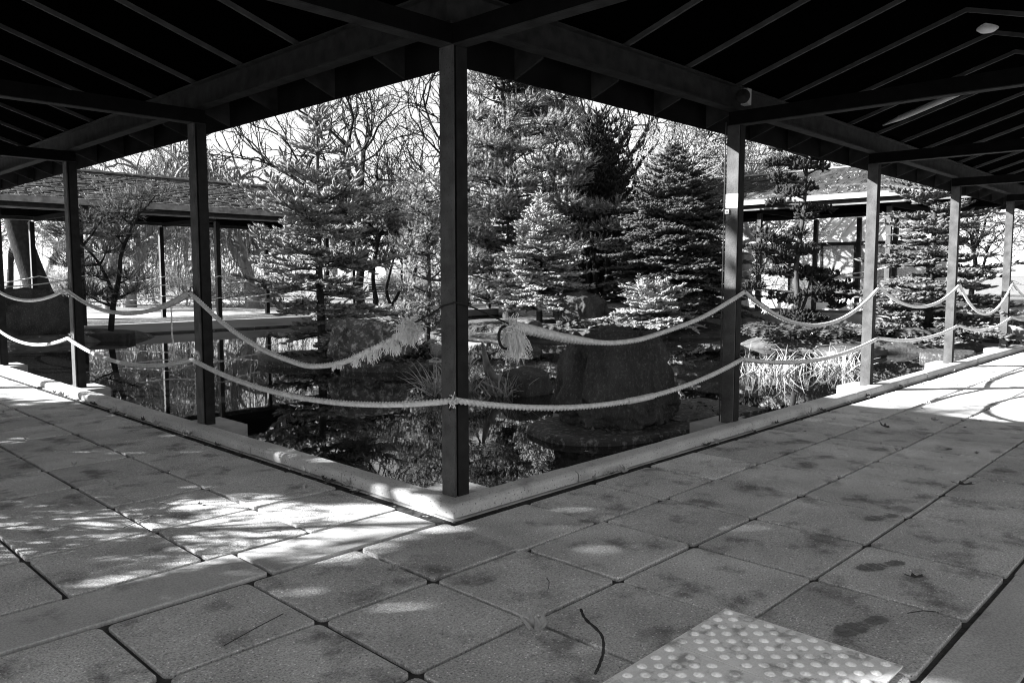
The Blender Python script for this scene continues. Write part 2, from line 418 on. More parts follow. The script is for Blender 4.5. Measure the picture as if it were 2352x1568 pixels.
def near_gallery(axis, n, label):
    """axis 'x' runs along +X with the pond on +Y; 'y' is its mirror"""
    sw = (lambda p: p) if axis == 'x' else (lambda p: (p[1], p[0], p[2]))
    g = thing('covered_gallery', label, 'gallery', (0, 0, 0) if axis == 'x' else (0, 0, 0))
    end = n * S + .4
    def bar(name, A, B, w_, h, m, drop=0):
        bb = MB(); bb.prism(sw(A), sw(B), w_, h, drop=drop); o = bb.obj(name, m, g)
        if name == 'tie_beam':
            bb = MB(); bb.prism(sw(A), sw(B), w_ + .012, .007, drop=-.0075); bb.obj('lit_flange', 'steel_dark', o)  # paler strip below the dark tie imitates light bounced off the floor
        return o
    for i in range(0 if axis == 'x' else 1, n + 1):
        c = i * S
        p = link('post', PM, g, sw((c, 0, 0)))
        for z in (.63, 1.20):
            if i == 0 and z > 1: continue
            q = link('ring', RM, p, (-.068, -.030, z - .02) if axis == 'x' and i == 0 else ((.03, -.075, z) if axis == 'x' else (-.075, .03, z)), R(35 if i == 0 else (90 if axis == 'y' else 0)))
        if axis == 'x' and not i: MB().box(-.03, .27, -.03, .27, -.25, .055).obj('footing', 'concrete', g)
        elif axis == 'x': link('footing', FM, g, (c, 0, 0), R(90))
        else: link('footing', FM, g, (0, c, 0), 0)
        if i or axis == 'x':
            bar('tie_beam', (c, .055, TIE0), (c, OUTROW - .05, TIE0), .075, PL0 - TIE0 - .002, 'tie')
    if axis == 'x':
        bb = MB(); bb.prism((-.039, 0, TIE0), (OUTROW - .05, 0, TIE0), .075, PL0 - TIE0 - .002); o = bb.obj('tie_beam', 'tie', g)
        bb = MB(); bb.prism((-.045, 0, TIE0), (OUTROW - .05, 0, TIE0), .087, .007, drop=-.0075); bb.obj('lit_flange', 'steel_dark', o)  # same paler underside, floor bounce light put into the colour
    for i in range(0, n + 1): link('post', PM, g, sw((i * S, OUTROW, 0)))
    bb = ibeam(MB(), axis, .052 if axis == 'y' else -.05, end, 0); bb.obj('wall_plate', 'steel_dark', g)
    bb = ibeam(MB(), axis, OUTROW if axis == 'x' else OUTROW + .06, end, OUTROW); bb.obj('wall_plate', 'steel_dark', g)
    k = -3
    while .8 * k < end:
        c = .8 * k; k += 1
        # pond-side slope: stops at the valley over the inner corner
        s0 = EAVE - .012 if c > EAVE else c
        if c > RIDGE: bar('rafter', (c, s0, zr(s0)), (c, RIDGE, zr(RIDGE)), .020, .035, 'rafter')
        s1 = 2 * RIDGE - EAVE if c > 2 * RIDGE - EAVE else c
        o0 = RIDGE if c > RIDGE else None
        if c > RIDGE: bar('rafter', (c, RIDGE, zr(RIDGE)), (c, s1, zr(2 * RIDGE - s1)), .020, .035, 'rafter')
    for i in range(1, int(end / .8) + 1):
        c = .8 * i; tb = .01
        P = [sw((c + e, d, z)) for e in (-tb, tb) for d, z in ((.052, 2.69), (EAVE - .012, 2.600), (EAVE - .012, zr(EAVE) - .002), (.052, zr(.052) - .002))]
        bb = MB(); bb.add(P, [(0, 1, 2, 3), (7, 6, 5, 4), (0, 4, 5, 1), (1, 5, 6, 2), (2, 6, 7, 3), (3, 7, 4, 0)]); bb.obj('eave_bracket', 'bracket', g)
    # ceiling boards = roof deck above the rafters, both slopes
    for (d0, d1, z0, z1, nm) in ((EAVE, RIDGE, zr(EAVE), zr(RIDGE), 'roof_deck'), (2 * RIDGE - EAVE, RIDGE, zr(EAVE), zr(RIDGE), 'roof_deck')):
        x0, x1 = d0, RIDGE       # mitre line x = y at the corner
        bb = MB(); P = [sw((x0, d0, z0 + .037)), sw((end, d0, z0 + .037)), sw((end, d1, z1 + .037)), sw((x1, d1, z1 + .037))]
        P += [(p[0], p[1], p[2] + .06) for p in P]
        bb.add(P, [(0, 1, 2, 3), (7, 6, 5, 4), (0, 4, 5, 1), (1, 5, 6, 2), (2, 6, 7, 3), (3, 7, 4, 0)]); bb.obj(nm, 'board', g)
    bb = MB(); P = [sw((EAVE - .010, EAVE - .010, 2.595)), sw((end, EAVE - .010, 2.595)), sw((end, EAVE + .014, 2.595)), sw((EAVE + .014, EAVE + .014, 2.595))]
    P += [(p[0], p[1], 2.86) for p in P]
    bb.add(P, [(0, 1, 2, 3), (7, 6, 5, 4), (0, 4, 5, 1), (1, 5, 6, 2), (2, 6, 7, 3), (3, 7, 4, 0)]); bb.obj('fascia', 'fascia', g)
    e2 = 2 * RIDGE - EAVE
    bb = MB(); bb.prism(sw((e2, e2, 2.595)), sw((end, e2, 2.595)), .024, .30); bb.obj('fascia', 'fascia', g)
    return g
gR = near_gallery('x', 5, 'open gallery with dark steel posts beside the walkway with the tap sign')
gL = near_gallery('y', 5, 'open gallery with dark steel posts whose walkway has the long plain concrete strip')
bb = MB(); bb.prism((EAVE, EAVE, zr(EAVE)), (RIDGE, RIDGE, zr(RIDGE)), .05, .033); bb.obj('valley_rafter', 'rafter', gR)

# far galleries round the other two sides of the pond, with shingled roofs
def far_gallery(axis, label, dz, inner, outer, offs, span, shingle_window, seed):
    """axis 'x': runs along X at y=COURT, court on the -Y side. axis 'y': mirror, at x=COURT"""
    sw = (lambda p: p) if axis == 'x' else (lambda p: (p[1], p[0], p[2]))
    g = thing('covered_gallery', label, 'gallery', sw((span[0], COURT, 0)))
    base = Vector(g.location)
    def put(bbv, name, m, smooth=False):
        bbv.v = [tuple(Vector(p) - base) for p in bbv.v]; return bbv.obj(name, m, g, smooth=smooth)
    rnd = random.Random(seed)
    pm = PM
    def tie(c): 
        t = MB(); t.prism(sw((c, COURT - .05, TIE0 + dz)), sw((c, COURT + 3.25, TIE0 + dz)), .08, .108); put(t, 'tie_beam', 'tie')
    for c in inner:
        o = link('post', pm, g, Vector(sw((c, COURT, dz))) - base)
        f = MB(); f.box(-.2, .2, -.2, .2, -.3, .05 + dz); f.v = [tuple(Vector(q) + Vector(sw((c, COURT, 0)))) for q in f.v]; put(f, 'footing', 'concrete'); tie(c)
    for c in outer:
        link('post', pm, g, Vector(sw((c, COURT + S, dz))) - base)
    a0, a1 = span
    for off in (0, S):
        t = MB(); t.prism(sw((a0, COURT + off, PL0 + dz)), sw((a1, COURT + off, PL0 + dz)), .1, .2); put(t, 'wall_plate', 'tie')
    # deck
    t = MB(); A = sw((a0, COURT - .32, 0)); B = sw((a1, COURT + S + .25, 0))
    x0, x1 = sorted((A[0], B[0])); y0, y1 = sorted((A[1], B[1])); 
    if axis == 'y': x0 = COURT - .1
    t.box(x0, x1, y0, y1, -.25, .03 + dz); put(t, 'deck', 'litter')
    t = MB()
    if axis == 'x': t.box(x0, x1, y0 - .02, y0 + .42, -.02, .10 + dz)
    else: t.box(x0 - .02, x0 + .35, y0, y1, -.02, .10 + dz)
    put(t, 'deck_edge', 'timber_far')
    # roof: two slopes
    ridge = COURT + S / 2; e0 = COURT - .42; e1 = COURT + S + .42; zt = PL1 + .12 + dz; sl = .42
    ze = zt - .42 * sl; zrd = zt + S / 2 * sl
    for (ea, rb) in ((e0, ridge), (e1, ridge)):
        t = MB(); P = [sw((a0, ea, ze)), sw((a1, ea, ze)), sw((a1, rb, zrd)), sw((a0, rb, zrd))]; P += [(p[0], p[1], p[2] + .04) for p in P]
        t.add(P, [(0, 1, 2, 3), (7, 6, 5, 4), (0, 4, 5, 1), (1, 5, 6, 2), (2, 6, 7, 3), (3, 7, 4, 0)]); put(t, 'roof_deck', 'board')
    for ea, sg in ((e0, 1), (e1, -1)):
        t = MB(); t.prism(sw((a0, ea + sg * .10, ze - .20)), sw((a1, ea + sg * .10, ze - .20)), .03, .17); put(t, 'fascia', 'steel_dark')
        t = MB(); t.prism(sw((a0, ea + sg * .05, ze - .21)), sw((a1, ea + sg * .05, ze - .21)), .09, .035); put(t, 'gutter', 'gutter_metal')
    # rows of shingles on the slope that faces the pond
    n_c = 15; L_ = (ridge - e0) / n_c; allsh = []
    for r in range(n_c + 1):
        d = e0 - .05 + r * L_; z = ze + .04 + (d - e0) * sl
        c = a0 + rnd.uniform(0, .1)
        while c < a1:
            wv = rnd.uniform(.09, .17); allsh.append((c, d, z, wv, rnd.uniform(-.012, .02), rnd.uniform(0, .02))); c += wv + .008
    w0, w1 = shingle_window
    vis = [s_ for s_ in allsh if w0 < s_[0] < w1]; vis.sort(key=lambda s_: s_[1]); lead = set(map(id, vis[:300]))
    um = {}
    T = np.array([(-.5, 0, 0), (.5, 0, 0), (.5, 1, 0), (-.5, 1, 0), (-.5, 0, 1), (.5, 0, 1), (.5, 1, 1), (-.5, 1, 1)], float)
    q = MB(); q.box(-.065, .065, 0, .19, 0, .03)
    if axis == 'y': q.v = [(p[1], p[0], p[2]) for p in q.v]
    shm = q.mesh('shingle', 'shingle')
    stuff = MB()
    for s_ in allsh:
        c, d, z, wv, tl, lift = s_; cx_ = c + wv / 2
        if id(s_) in lead:
            o = link('shingle', shm, g, Vector(sw((cx_, d, z + lift))) - base)
            if axis == 'x': o.scale = (wv / .13, 1, 1); o.rotation_euler = (math.atan(sl) - .06 + tl, 0, tl)
            else: o.scale = (1, wv / .13, 1); o.rotation_euler = (0, -(math.atan(sl) - .06 + tl), tl)
        else:
            k0 = math.tan(math.atan(sl) - .06 + tl); y1_ = d + .19; z0 = z + lift
            P = [sw(p) for p in ((c, d, z0), (c + wv, d, z0), (c + wv, y1_, z0 + .19 * k0), (c, y1_, z0 + .19 * k0))]
            P += [(p[0], p[1], p[2] + .03) for p in P]
            stuff.add(P, [(4, 5, 6, 7), (0, 1, 5, 4), (1, 2, 6, 5), (3, 0, 4, 7)])
    put(stuff, 'shingle_field', 'shingle')['kind'] = 'stuff'
    # pale cut ends along the eave
    t = MB(); t.prism(sw((a0, e0 - .055, ze - .075)), sw((a1, e0 - .055, ze - .075)), .02, .125); put(t, 'eave_edge', 'eave_edge')
    t = MB(); t.prism(sw((a0, ridge, zrd + .055)), sw((a1, ridge, zrd + .055)), .16, .035); put(t, 'ridge_cap', 'eave_edge')
    # moss cushions
    nm = 3400; r_ = np.random.default_rng(seed)
    c = r_.uniform(max(a0, w0 - 2), min(a1, w1 + 2), nm); d = e0 + (ridge - e0) * r_.random(nm) ** .9
    keep = np.array([noise.noise(Vector((c[i] * .9, d[i] * 1.4, seed))) > -.12 for i in range(nm)]); c = c[keep]; d = d[keep]
    z = ze + .055 + (d - e0) * sl
    P = np.stack([c, d, z], 1) if axis == 'x' else np.stack([d, c, z], 1)
    th = np.arange(6) * math.pi / 3
    T = np.vstack([np.stack([np.cos(th), np.sin(th), th * 0], 1), np.stack([.6 * np.cos(th + .5), .6 * np.sin(th + .5), th * 0 + .8], 1), [[0, 0, 1.1]]])
    TF = np.array([(i, (i + 1) % 6, 6 + i) for i in range(6)] + [((i + 1) % 6, 6 + (i + 1) % 6, 6 + i) for i in range(6)] + [(6 + i, 6 + (i + 1) % 6, 12) for i in range(6)])
    sx = r_.uniform(.012, .045, len(P)); sy = r_.uniform(.01, .022, len(P)); sz = r_.uniform(.008, .024, len(P))
    sca = np.stack([sx, sy, sz], 1) if axis == 'x' else np.stack([sy, sx, sz], 1)
    V = (P[:, None] + T[None] * sca[:, None] + r_.normal(0, .006, (len(P), len(T), 3)) - np.array(base)).reshape(-1, 3)
    Fm = ((np.arange(len(P)) * len(T))[:, None, None] + TF[None]).reshape(-1, 3)
    link('moss', mesh_np('moss', V, Fm, 'moss'), g)['kind'] = 'stuff'
    return g
gFL = far_gallery('x', 'far gallery with mossy shingled roof standing behind the tall blue spruce', .08,
                  [-.1 + 3.2 * i for i in range(0, 6)], [-.2 + 3.2 * i for i in range(0, 6)], 0, (-3.4, 19.4), (-.5, 9.2), 11)
gFR = far_gallery('y', 'far gallery with mossy shingled roof standing in front of the glass house', .30,
                  [-.1, 3.05, 6.2, 9.4, 12.6], [-.1, 3.95, 4.9, 6.1, 9.4, 12.6], 0, (-3.4, 15.5), (1.2, 9), 12)

# ------------------------------------------------------------------ ropes
def rope_mesh(P, rad=.0185, pitch=.098, k=24, step=.009, grow=None):
    P, s = resample(np.asarray(P, float), step); n = len(P)
    T = np.gradient(P, axis=0); T /= np.linalg.norm(T, axis=1)[:, None]
    ref = np.array([0, 0, 1.]); u = np.cross(T, ref); u /= np.linalg.norm(u, axis=1)[:, None] + 1e-9; v = np.cross(u, T)
    a = np.arange(k) * 2 * math.pi / k
    ph = s[:, None] * 2 * math.pi / pitch
    rr = rad * (.26 + .84 * np.abs(np.cos(1.5 * (a[None] + ph))) ** .6)
    if grow is not None: rr = rr * np.interp(s / s[-1], grow[0], grow[1])[:, None]
    V = P[:, None] + rr[..., None] * (np.cos(a)[None, :, None] * u[:, None] + np.sin(a)[None, :, None] * v[:, None])
    F = [(i * k + j, i * k + (j + 1) % k, (i + 1) * k + (j + 1) % k, (i + 1) * k + j) for i in range(n - 1) for j in range(k)]
    return V.reshape(-1, 3), np.array(F)
def rope_obj(name, P, parent=None, base=(0, 0, 0), m='rope', **kw):
    V, F = rope_mesh(P, **kw); return link(name, mesh_np(name, V - np.array(base), F, m, True), parent)
def sag(A, B, sg, n=24):
    A = np.array(A, float); B = np.array(B, float); t = np.linspace(0, 1, n)[:, None]
    P = A + (B - A) * t; P[:, 2] -= sg * 4 * t[:, 0] * (1 - t[:, 0]); return P
def fuzz(P, D, ln, wd=.0016, mb=None, seed=0, droop=.6):
    """tuft of loose strands starting at rows of P going along D"""
    r_ = np.random.default_rng(seed); seg0 = []; seg1 = []
    for p, d, l in zip(P, D, ln):
        q = np.array(p, float); dd = np.array(d, float); dd /= np.linalg.norm(dd) + 1e-9
        for i in range(5):
            nq = q + dd * l / 5; seg0.append(q); seg1.append(nq); q = nq
            dd = dd + np.array([0, 0, -droop * .30]) + r_.normal(0, .17, 3); dd /= np.linalg.norm(dd)
    seg0 = np.array(seg0); return frustums(seg0, np.array(seg1), np.full(len(seg0), wd), np.full(len(seg0), wd * .8), 4)
def ropething(label, P, tail=None, seed=1, group=None, splice=None, **kw):
    base = tuple(P[0]); g = thing('rope', label, 'rope', base, group)
    rope_obj('twisted_strands', P, g, base, **kw)
    if splice:
        n_ = len(P); rope_obj('splice', resample(P, .01)[0][int(splice[0] * 330):int(splice[1] * 330)], g, base, rad=.0225, pitch=-.06)
    for q in (tail or []):      # frayed collars at the rings
        r_ = np.random.default_rng(seed); n = 34
        pp = np.array(q) + r_.normal(0, .010, (n, 3)); D = r_.normal(0, 1, (n, 3)); D[:, 2] -= .3
        V, F = fuzz(pp, D, r_.uniform(.012, .038, n), .0022, seed=seed)
        link('frayed_end', mesh_np('frayed_end', V - np.array(base), F, 'fray'), g); seed += 1
    return g
ZL, ZU = .62, 1.185
xL = lambda i, z: (-.09, i * S + .03, z)
xR = lambda i, z: (i * S + .03, -.09, z)
C0 = (-.082, -.082, .635)
ropething('lower rope from the corner post to the first post of the strip-side gallery', np.vstack([sag(C0, xL(1, .615), .15)]), [C0], 3)
ropething('lower rope along the strip-side gallery, first to second post from the corner', sag(xL(1, .615), xL(2, .62), .155), None)
ropething('upper rope along the strip-side gallery, first to second post from the corner', sag(xL(1, 1.18), xL(2, 1.17), .22), [(-.09, 3.27, 1.16)], 5, grow=([0, .17, .2, 1], [1.5, 1.45, 1, 1]))
ropething('lower rope along the strip-side gallery, second to third post from the corner', sag(xL(2, .62), xL(3, .62), .16))
ropething('upper rope along the strip-side gallery, second to third post from the corner', sag(xL(2, 1.17), xL(3, 1.17), .16), [(-.09, 6.52, 1.13)], 6)
ropething('lower rope along the strip-side gallery, third to fourth post from the corner', sag(xL(3, .62), xL(4, .62), .16))
ropething('upper rope along the strip-side gallery, third to fourth post from the corner', sag(xL(3, 1.17), xL(4, 1.17), .18))
names = {1: 'first', 2: 'second', 3: 'third', 4: 'fourth', 5: 'fifth'}
ropething('lower rope passing in front of the mossy boulder, corner post to tap-sign post', sag(C0, xR(1, .612), .185), [C0], 7, splice=(.50, .60))
for i, (u_, l_) in {1: (.36, .12), 2: (.27, .10), 3: (.48, .14), 4: (.3, .13)}.items():
    ropething('lower rope beyond the tap-sign post, %s to %s post from the corner' % (names[i], names[i + 1]), sag(xR(i, .61), xR(i + 1, .60), l_))
    ropething('upper rope beyond the tap-sign post, %s to %s post from the corner' % (names[i], names[i + 1]), sag(xR(i, 1.19), xR(i + 1, 1.19), u_),
              [(i * S + .2, -.09, 1.13), (i * S + .42, -.09, 1.02)] if i < 3 else None, 20 + i)
# broken upper rope, left of the corner post
PL = catmull([(-.09, y, z) for y, z in ((3.23, 1.18), (2.6, .935), (2.07, .79), (1.6, .722), (1.34, .713), (1.0, .765), (.706, .861), (.45, .95), (.29, 1.02))], 10)
g = thing('rope', 'frayed upper rope sagging from first strip-side post, tied to corner post by cord', 'rope', tuple(PL[0]))
rope_obj('twisted_strands', PL, g, tuple(PL[0]), rad=.018)
i0 = int(len(PL) * .56); r_ = np.random.default_rng(31); pp = []; dd = []; ll = []
for c in range(46):           # limp clumps of unlaid yarn along the last part of the rope
    f = r_.random() ** .7; q = PL[int(i0 + (len(PL) - 1 - i0) * f)]; lo = r_.random() < .8
    ax = np.array([r_.normal(0, .5), r_.normal(0, .7), -.6 if lo else .6]); L1 = r_.uniform(.03, .07 + .05 * f) if lo else r_.uniform(.02, .045)
    for k in range(int(10 + 12 * f)):
        pp.append(q + r_.normal(0, .006, 3)); dd.append(ax + r_.normal(0, .12, 3)); ll.append(L1 * r_.uniform(.8, 1.1))
V, F = fuzz(pp, dd, ll, .0020, seed=32, droop=1.3); link('frayed_strands', mesh_np('frayed_strands', V - np.array(PL[0]), F, 'fray'), g)
q = PL[-1]; n = 620; D = r_.normal(0, 1, (n, 3)); P0 = q + r_.normal(0, .026, (n, 3))
V, F = fuzz(P0, D, r_.uniform(.03, .08, n), .0019, seed=33, droop=.5); link('knot', mesh_np('knot', V - np.array(PL[0]), F, 'fray'), g)
cm = MB(); cm.tube([Vector(p) - Vector(PL[0]) for p in (PL[-1] + np.array([0, -.0, .02]), (-.085, .10, 1.115), (-.060, .03, 1.16), (-.062, -.058, 1.178))], .0052, 6); cm.obj('tie_cord', 'cord', g)
# braided upper rope, right of the corner post
PR = catmull([(x, -.09, z) for x, z in ((.36, 1.03), (.6, .985), (.887, .926), (1.282, .872), (1.6, .866), (1.88, .891), (2.5, .985), (3.0, 1.115), (3.23, 1.185))], 10)
g = thing('rope', 'upper rope with tasselled knot and braided start, above the mossy boulder', 'rope', tuple(PR[0]))
rope_obj('twisted_strands', PR, g, tuple(PR[0]), rad=.018, grow=([0, .03, .22, .3, 1], [1.9, 1.9, 1.5, 1.0, .95]))
for kx in range(3):      # braid strands wound over the thick start
    s_ = np.linspace(0, 1, 60); b_ = PR[:16]; bi = np.stack([np.interp(s_ * (len(b_) - 1), np.arange(len(b_)), b_[:, j]) for j in range(3)], 1)
    ph = s_ * 30 + kx * 2.09; bi[:, 1] += .020 * np.sin(ph * 2) * .8; bi[:, 2] += .021 * np.cos(ph) * (1 - .4 * s_)
    V, F = tube_np(bi, .0125 * (1 - .3 * s_), 8); link('braid', mesh_np('braid', V - np.array(PR[0]), np.array(F), 'rope', True), g)
q = PR[0]; n = 240; P0 = q + r_.normal(0, .020, (n, 3)); D = r_.normal(0, 1, (n, 3))
V, F = fuzz(P0, D, r_.uniform(.02, .06, n), .003, seed=35, droop=.3); link('knot', mesh_np('knot', V - np.array(PR[0]), F, 'fray'), g)
n = 480; P0 = q + np.array([.03, 0, -.04]) + r_.normal(0, .022, (n, 3)); D = np.stack([r_.normal(.15, .35, n), r_.normal(0, .3, n), np.full(n, -1.)], 1)
V, F = fuzz(P0, D, r_.uniform(.07, .17, n), .0018, seed=36, droop=.4); link('tassel', mesh_np('tassel', V - np.array(PR[0]), F, 'fray'), g)
cm = MB(); cm.tube([Vector(p) - q_ for q_ in [Vector(PR[0])] for p in ((-.062, -.058, 1.182), (.0, -.062, 1.172), (.07, -.075, 1.15), (.36, -.09, 1.04))], .0052, 6)
cm.tube([Vector(p) - Vector(PR[0]) for p in catmull([(.36, -.09, 1.03), (.30, -.09, 1.03), (.265, -.09, .99), (.275, -.09, .93), (.31, -.09, .90), (.35, -.09, .90)], 5)], .0085, 6); cm.obj('tie_cord', 'cord', g)
# thin braided cord hanging between the two ropes
HP = catmull([(-.09, 3.62, 1.09), (-.1, 3.60, .95), (-.1, 3.60, .8), (-.1, 3.57, .66), (-.1, 3.68, .56), (-.1, 3.80, .50), (-.1, 3.86, .42)], 8)
V, F = rope_mesh(HP, .0075, .05, 9, .012); tag(link('cord', mesh_np('cord', V - HP[0], F, 'rope', True), None, tuple(HP[0])), 'thin braided cord hanging from the upper rope to the lower rope', 'cord')
# ropes of the far galleries
for i in range(0, 5):
    for off, nm_ in ((0, 'pond side'), (S, 'park side')):
        for z, hn in ((.75, 'lower'), (1.3, 'upper')):
            A = (-.1 + 3.2 * i, COURT + off - .07, z); B = (-.1 + 3.2 * (i + 1), COURT + off - .07, z)
            V, F = rope_mesh(sag(A, B, .22 if z > 1 else .14), .015, .09, 6, .05)
            tag(link('rope', mesh_np('rope', V - np.array(A), F, 'rope', True), None, A), '%s rope strung between far posts under the shingled roof, %s' % (hn, nm_), 'rope', 'far rope spans, %s %s' % (hn, nm_))
for (y0, y1) in ((3.05, 6.2), (6.2, 9.4)):
    for z in (.95, 1.5):
        A = (COURT - .07, y0, z); B = (COURT - .07, y1, z); V, F = rope_mesh(sag(A, B, .2), .015, .09, 6, .05)
        tag(link('rope', mesh_np('rope', V - np.array(A), F, 'rope', True), None, A), 'sagging rope on the gallery in front of the glass house', 'rope', 'rope spans before the glass house')
for z, hn in ((1.27, 'upper'), (.90, 'lower')):
    A = (COURT + S - .08, 3.95, z); B = (COURT + S - .08, 6.1, z); V, F = rope_mesh(sag(A, B, .01), .022, .09, 8, .03)
    tag(link('rope', mesh_np('rope', V - np.array(A), F, 'white_paint', True), None, A), '%s of two taut white ropes crossing the glass house window' % hn, 'rope')

# ------------------------------------------------------------------ small fittings on the near galleries
px = S - .0555
g = thing('tap_sign', 'white sign on steel post with grey tap over a crossed-out glass', 'sign', (px, 0, 1.955))
MB().box(-.004, 0, -.058, .052, -.058, .058).obj('plate', 'white_paint', g)
ik = MB()
def flat(bb, pts, x=-.0055): n = len(pts); bb.add([(x, -a, b_) for a, b_ in pts], [tuple(range(n))])
# tap: local a to the right of the viewer, b up
tp = MB()
flat(tp, [(-.030, .034), (-.030, .025), (-.006, .025), (-.002, .021), (-.002, .012), (.008, .012), (.008, .026), (.003, .034)])
flat(tp, [(-.016, .034), (-.016, .043), (-.011, .043), (-.011, .034)]); flat(tp, [(-.021, .043), (-.021, .046), (-.006, .046), (-.006, .043)])
tp.obj('tap_symbol', 'ink', g)
def stroke(bb, a0, b0, a1, b1, w_=.0016):
    d = Vector((a1 - a0, b1 - b0)).normalized(); nx, ny = -d.y * w_ / 2, d.x * w_ / 2
    flat(bb, [(a0 + nx, b0 + ny), (a1 + nx, b1 + ny), (a1 - nx, b1 - ny), (a0 - nx, b0 - ny)])
gl = MB()
for q in ((-.012, -.008, -.007, -.044), (.017, -.008, .012, -.044), (-.007, -.044, .012, -.044), (-.012, -.008, .017, -.008), (-.010, -.014, .015, -.014)): stroke(gl, *q, w_=.0011)
gl.obj('glass_symbol', 'plastic', g)
cr = MB(); stroke(cr, -.022, -.008, .027, -.050); stroke(cr, .034, .002, -.024, -.050); cr.obj('cross_symbol', 'ink', g)
for k, (tx, zz) in enumerate((('EAU', .031), ('NON POTABLE', .022))):
    cu = bpy.data.curves.new('sign_text', 'FONT'); cu.body = tx; cu.size = .0062; cu.align_x = 'CENTER'
    o = bpy.data.objects.new('sign_text', cu); COL.objects.link(o)
    dg = bpy.context.evaluated_depsgraph_get(); me = bpy.data.meshes.new_from_object(o.evaluated_get(dg)); bpy.data.objects.remove(o)
    me.materials.clear(); me.materials.append(MATS['ink'])
    o = link('lettering', me, g, (-.0056, -.031, zz)); o.rotation_euler = (R(90), 0, R(-90))
g = thing('junction_box', 'small metal junction box with a conduit on the tap-sign post', 'box', (px, .055, 1.865))
MB().box(-.012, 0, -.038, 0, -.02, .02).obj('box_body', 'plastic', g)
cm = MB(); cm.tube([(-.006, .010, -1.80), (-.006, .010, .75)], .006, 8); cm.obj('conduit', 'iron', g)
cm = MB(); cm.tube([(-.013, -.02, 0), (-.017, -.02, 0)], .004, 8); cm.obj('screw', 'iron', g)
g = thing('security_light', 'pale floodlight housing with round lens on the wall plate above the tap sign', 'light', (3.145, -.09, 2.80))
MB().box(-.015, .05, -.04, .02, -.065, .065).obj('housing', 'plastic', g)
cm = MB(); cm.lathe([(.055, 0), (.06, .02), (.05, .03), (.02, .03), (.02, .035), (.012, .04)], k=18); o = cm.obj('lens', 'steel_dark', g, (-.015, .0, .0), True); o.rotation_euler = (0, R(-90), R(20))
cm = MB(); cm.box(-.017, -.0155, -.02, .0, -.05, -.044); cm.obj('latch', 'iron', g)
g = thing('ceiling_lamp', 'round pale bulkhead lamp fixed under the dark ridge', 'lamp', (4.62, -1.5, 3.40))
cm = MB(); cm.lathe([(.07, .12), (.085, .0), (.08, -.03), (.055, -.05), (.02, -.058)], k=24); cm.obj('diffuser', 'white_paint', g, smooth=True)
cm = MB(); cm.lathe([(.09, .12), (.09, .10), (.075, .10)], k=24); cm.obj('rim', 'plastic', g)
g = thing('pale_strip', 'pale round-ended strip mounted between the rafters', 'lamp', (6.05, -.62, zr(-.62) - .015))  # plain pale strip with tapered ends along the rafter slope
cm = MB(); d = Vector((0, 1, -SL)).normalized()
cm.tube([d * t for t in np.linspace(-.52, .45, 6)], [.006, .030, .032, .032, .03, .008], 10); cm.obj('strip_body', 'plastic', g, smooth=True)

# tactile paving with domes
TX0, TX1, TY0, TY1 = -1.42, -.215, -2.511, -1.843
domem = MB(); domem.lathe([(.0185, 0), (.0180, .003), (.0160, .003), (.0156, .005), (.0122, .0055), (.0118, .007), (.0080, .0074), (.0076, .0086), (.0035, .009)], k=14)
DM = domem.mesh('dome', 'tactile')
for xa, xb, lb in ((-.617, -.215, 'white dirty tactile plate with rows of domes, beside the bent twig'), (-1.02, -.620, 'white tactile plate of domes with a free long edge, partly beyond the twig'), (-1.42, -1.023, 'outermost white tactile plate in the row of domed plates')):
    g = thing('tactile_plate', lb, 'tactile paving', ((xa + xb) / 2, (TY0 + TY1) / 2, .003))
    MB().box(xa - (xa + xb) / 2, xb - (xa + xb) / 2, (TY0 - TY1) / 2, (TY1 - TY0) / 2, 0, .006).obj('plate', 'tactile', g)
    for r in range(16):
        for k in range(20):
            x = -.244 - .0845 * k - (.0422 if r % 2 else 0); y = -1.873 - .0422 * r
            if xa + .012 < x < xb - .012 and y > TY0 + .015: link('dome', DM, g, (x - (xa + xb) / 2, y - (TY0 + TY1) / 2, .006))

# ------------------------------------------------------------------ rocks and platforms
def rock(name, label, c, size, m, seed, cat='boulder', taper=0.0, flat_top=0.0, amp=.16, freq=1.6, rz=0, skew=(0, 0), sub=5, cut=-.75, group=None):
    import bmesh
    bm = bmesh.new(); bmesh.ops.create_icosphere(bm, subdivisions=sub, radius=1)
    off = Vector((seed * 3.1, seed * 1.7, seed * .9))
    for v in bm.verts:
        p = v.co.copy()
        q = Vector([math.copysign(abs(a) ** .72, a) for a in p])
        if flat_top and q.z > flat_top: q.z = flat_top + (q.z - flat_top) * .25
        f = 1 + amp * noise.fractal(p * freq + off, .8, 2.0, 4) + amp * .45 * noise.noise(Vector((p.x * 6, p.y * 6, p.z * 3.2)) + off) + amp * .28 * noise.noise(Vector((p.x * 14, p.y * 14, p.z * 8)) + off) + amp * .12 * noise.noise(p * 28 + off)
        q *= f
        t = (q.z + 1) / 2
        q.x *= 1 - taper * t; q.y *= 1 - taper * t
        q.x += skew[0] * t; q.y += skew[1] * t
        if q.z < cut: q.z = cut
        v.co = Vector((q.x * size[0], q.y * size[1], (q.z - cut) * size[2]))
    me = bpy.data.meshes.new(name); bm.to_mesh(me); bm.free()
    me.materials.append(MATS[m]); me.polygons.foreach_set('use_smooth', np.ones(len(me.polygons), bool))
    o = link(name, me, None, c, rz); return tag(o, label, cat, group)
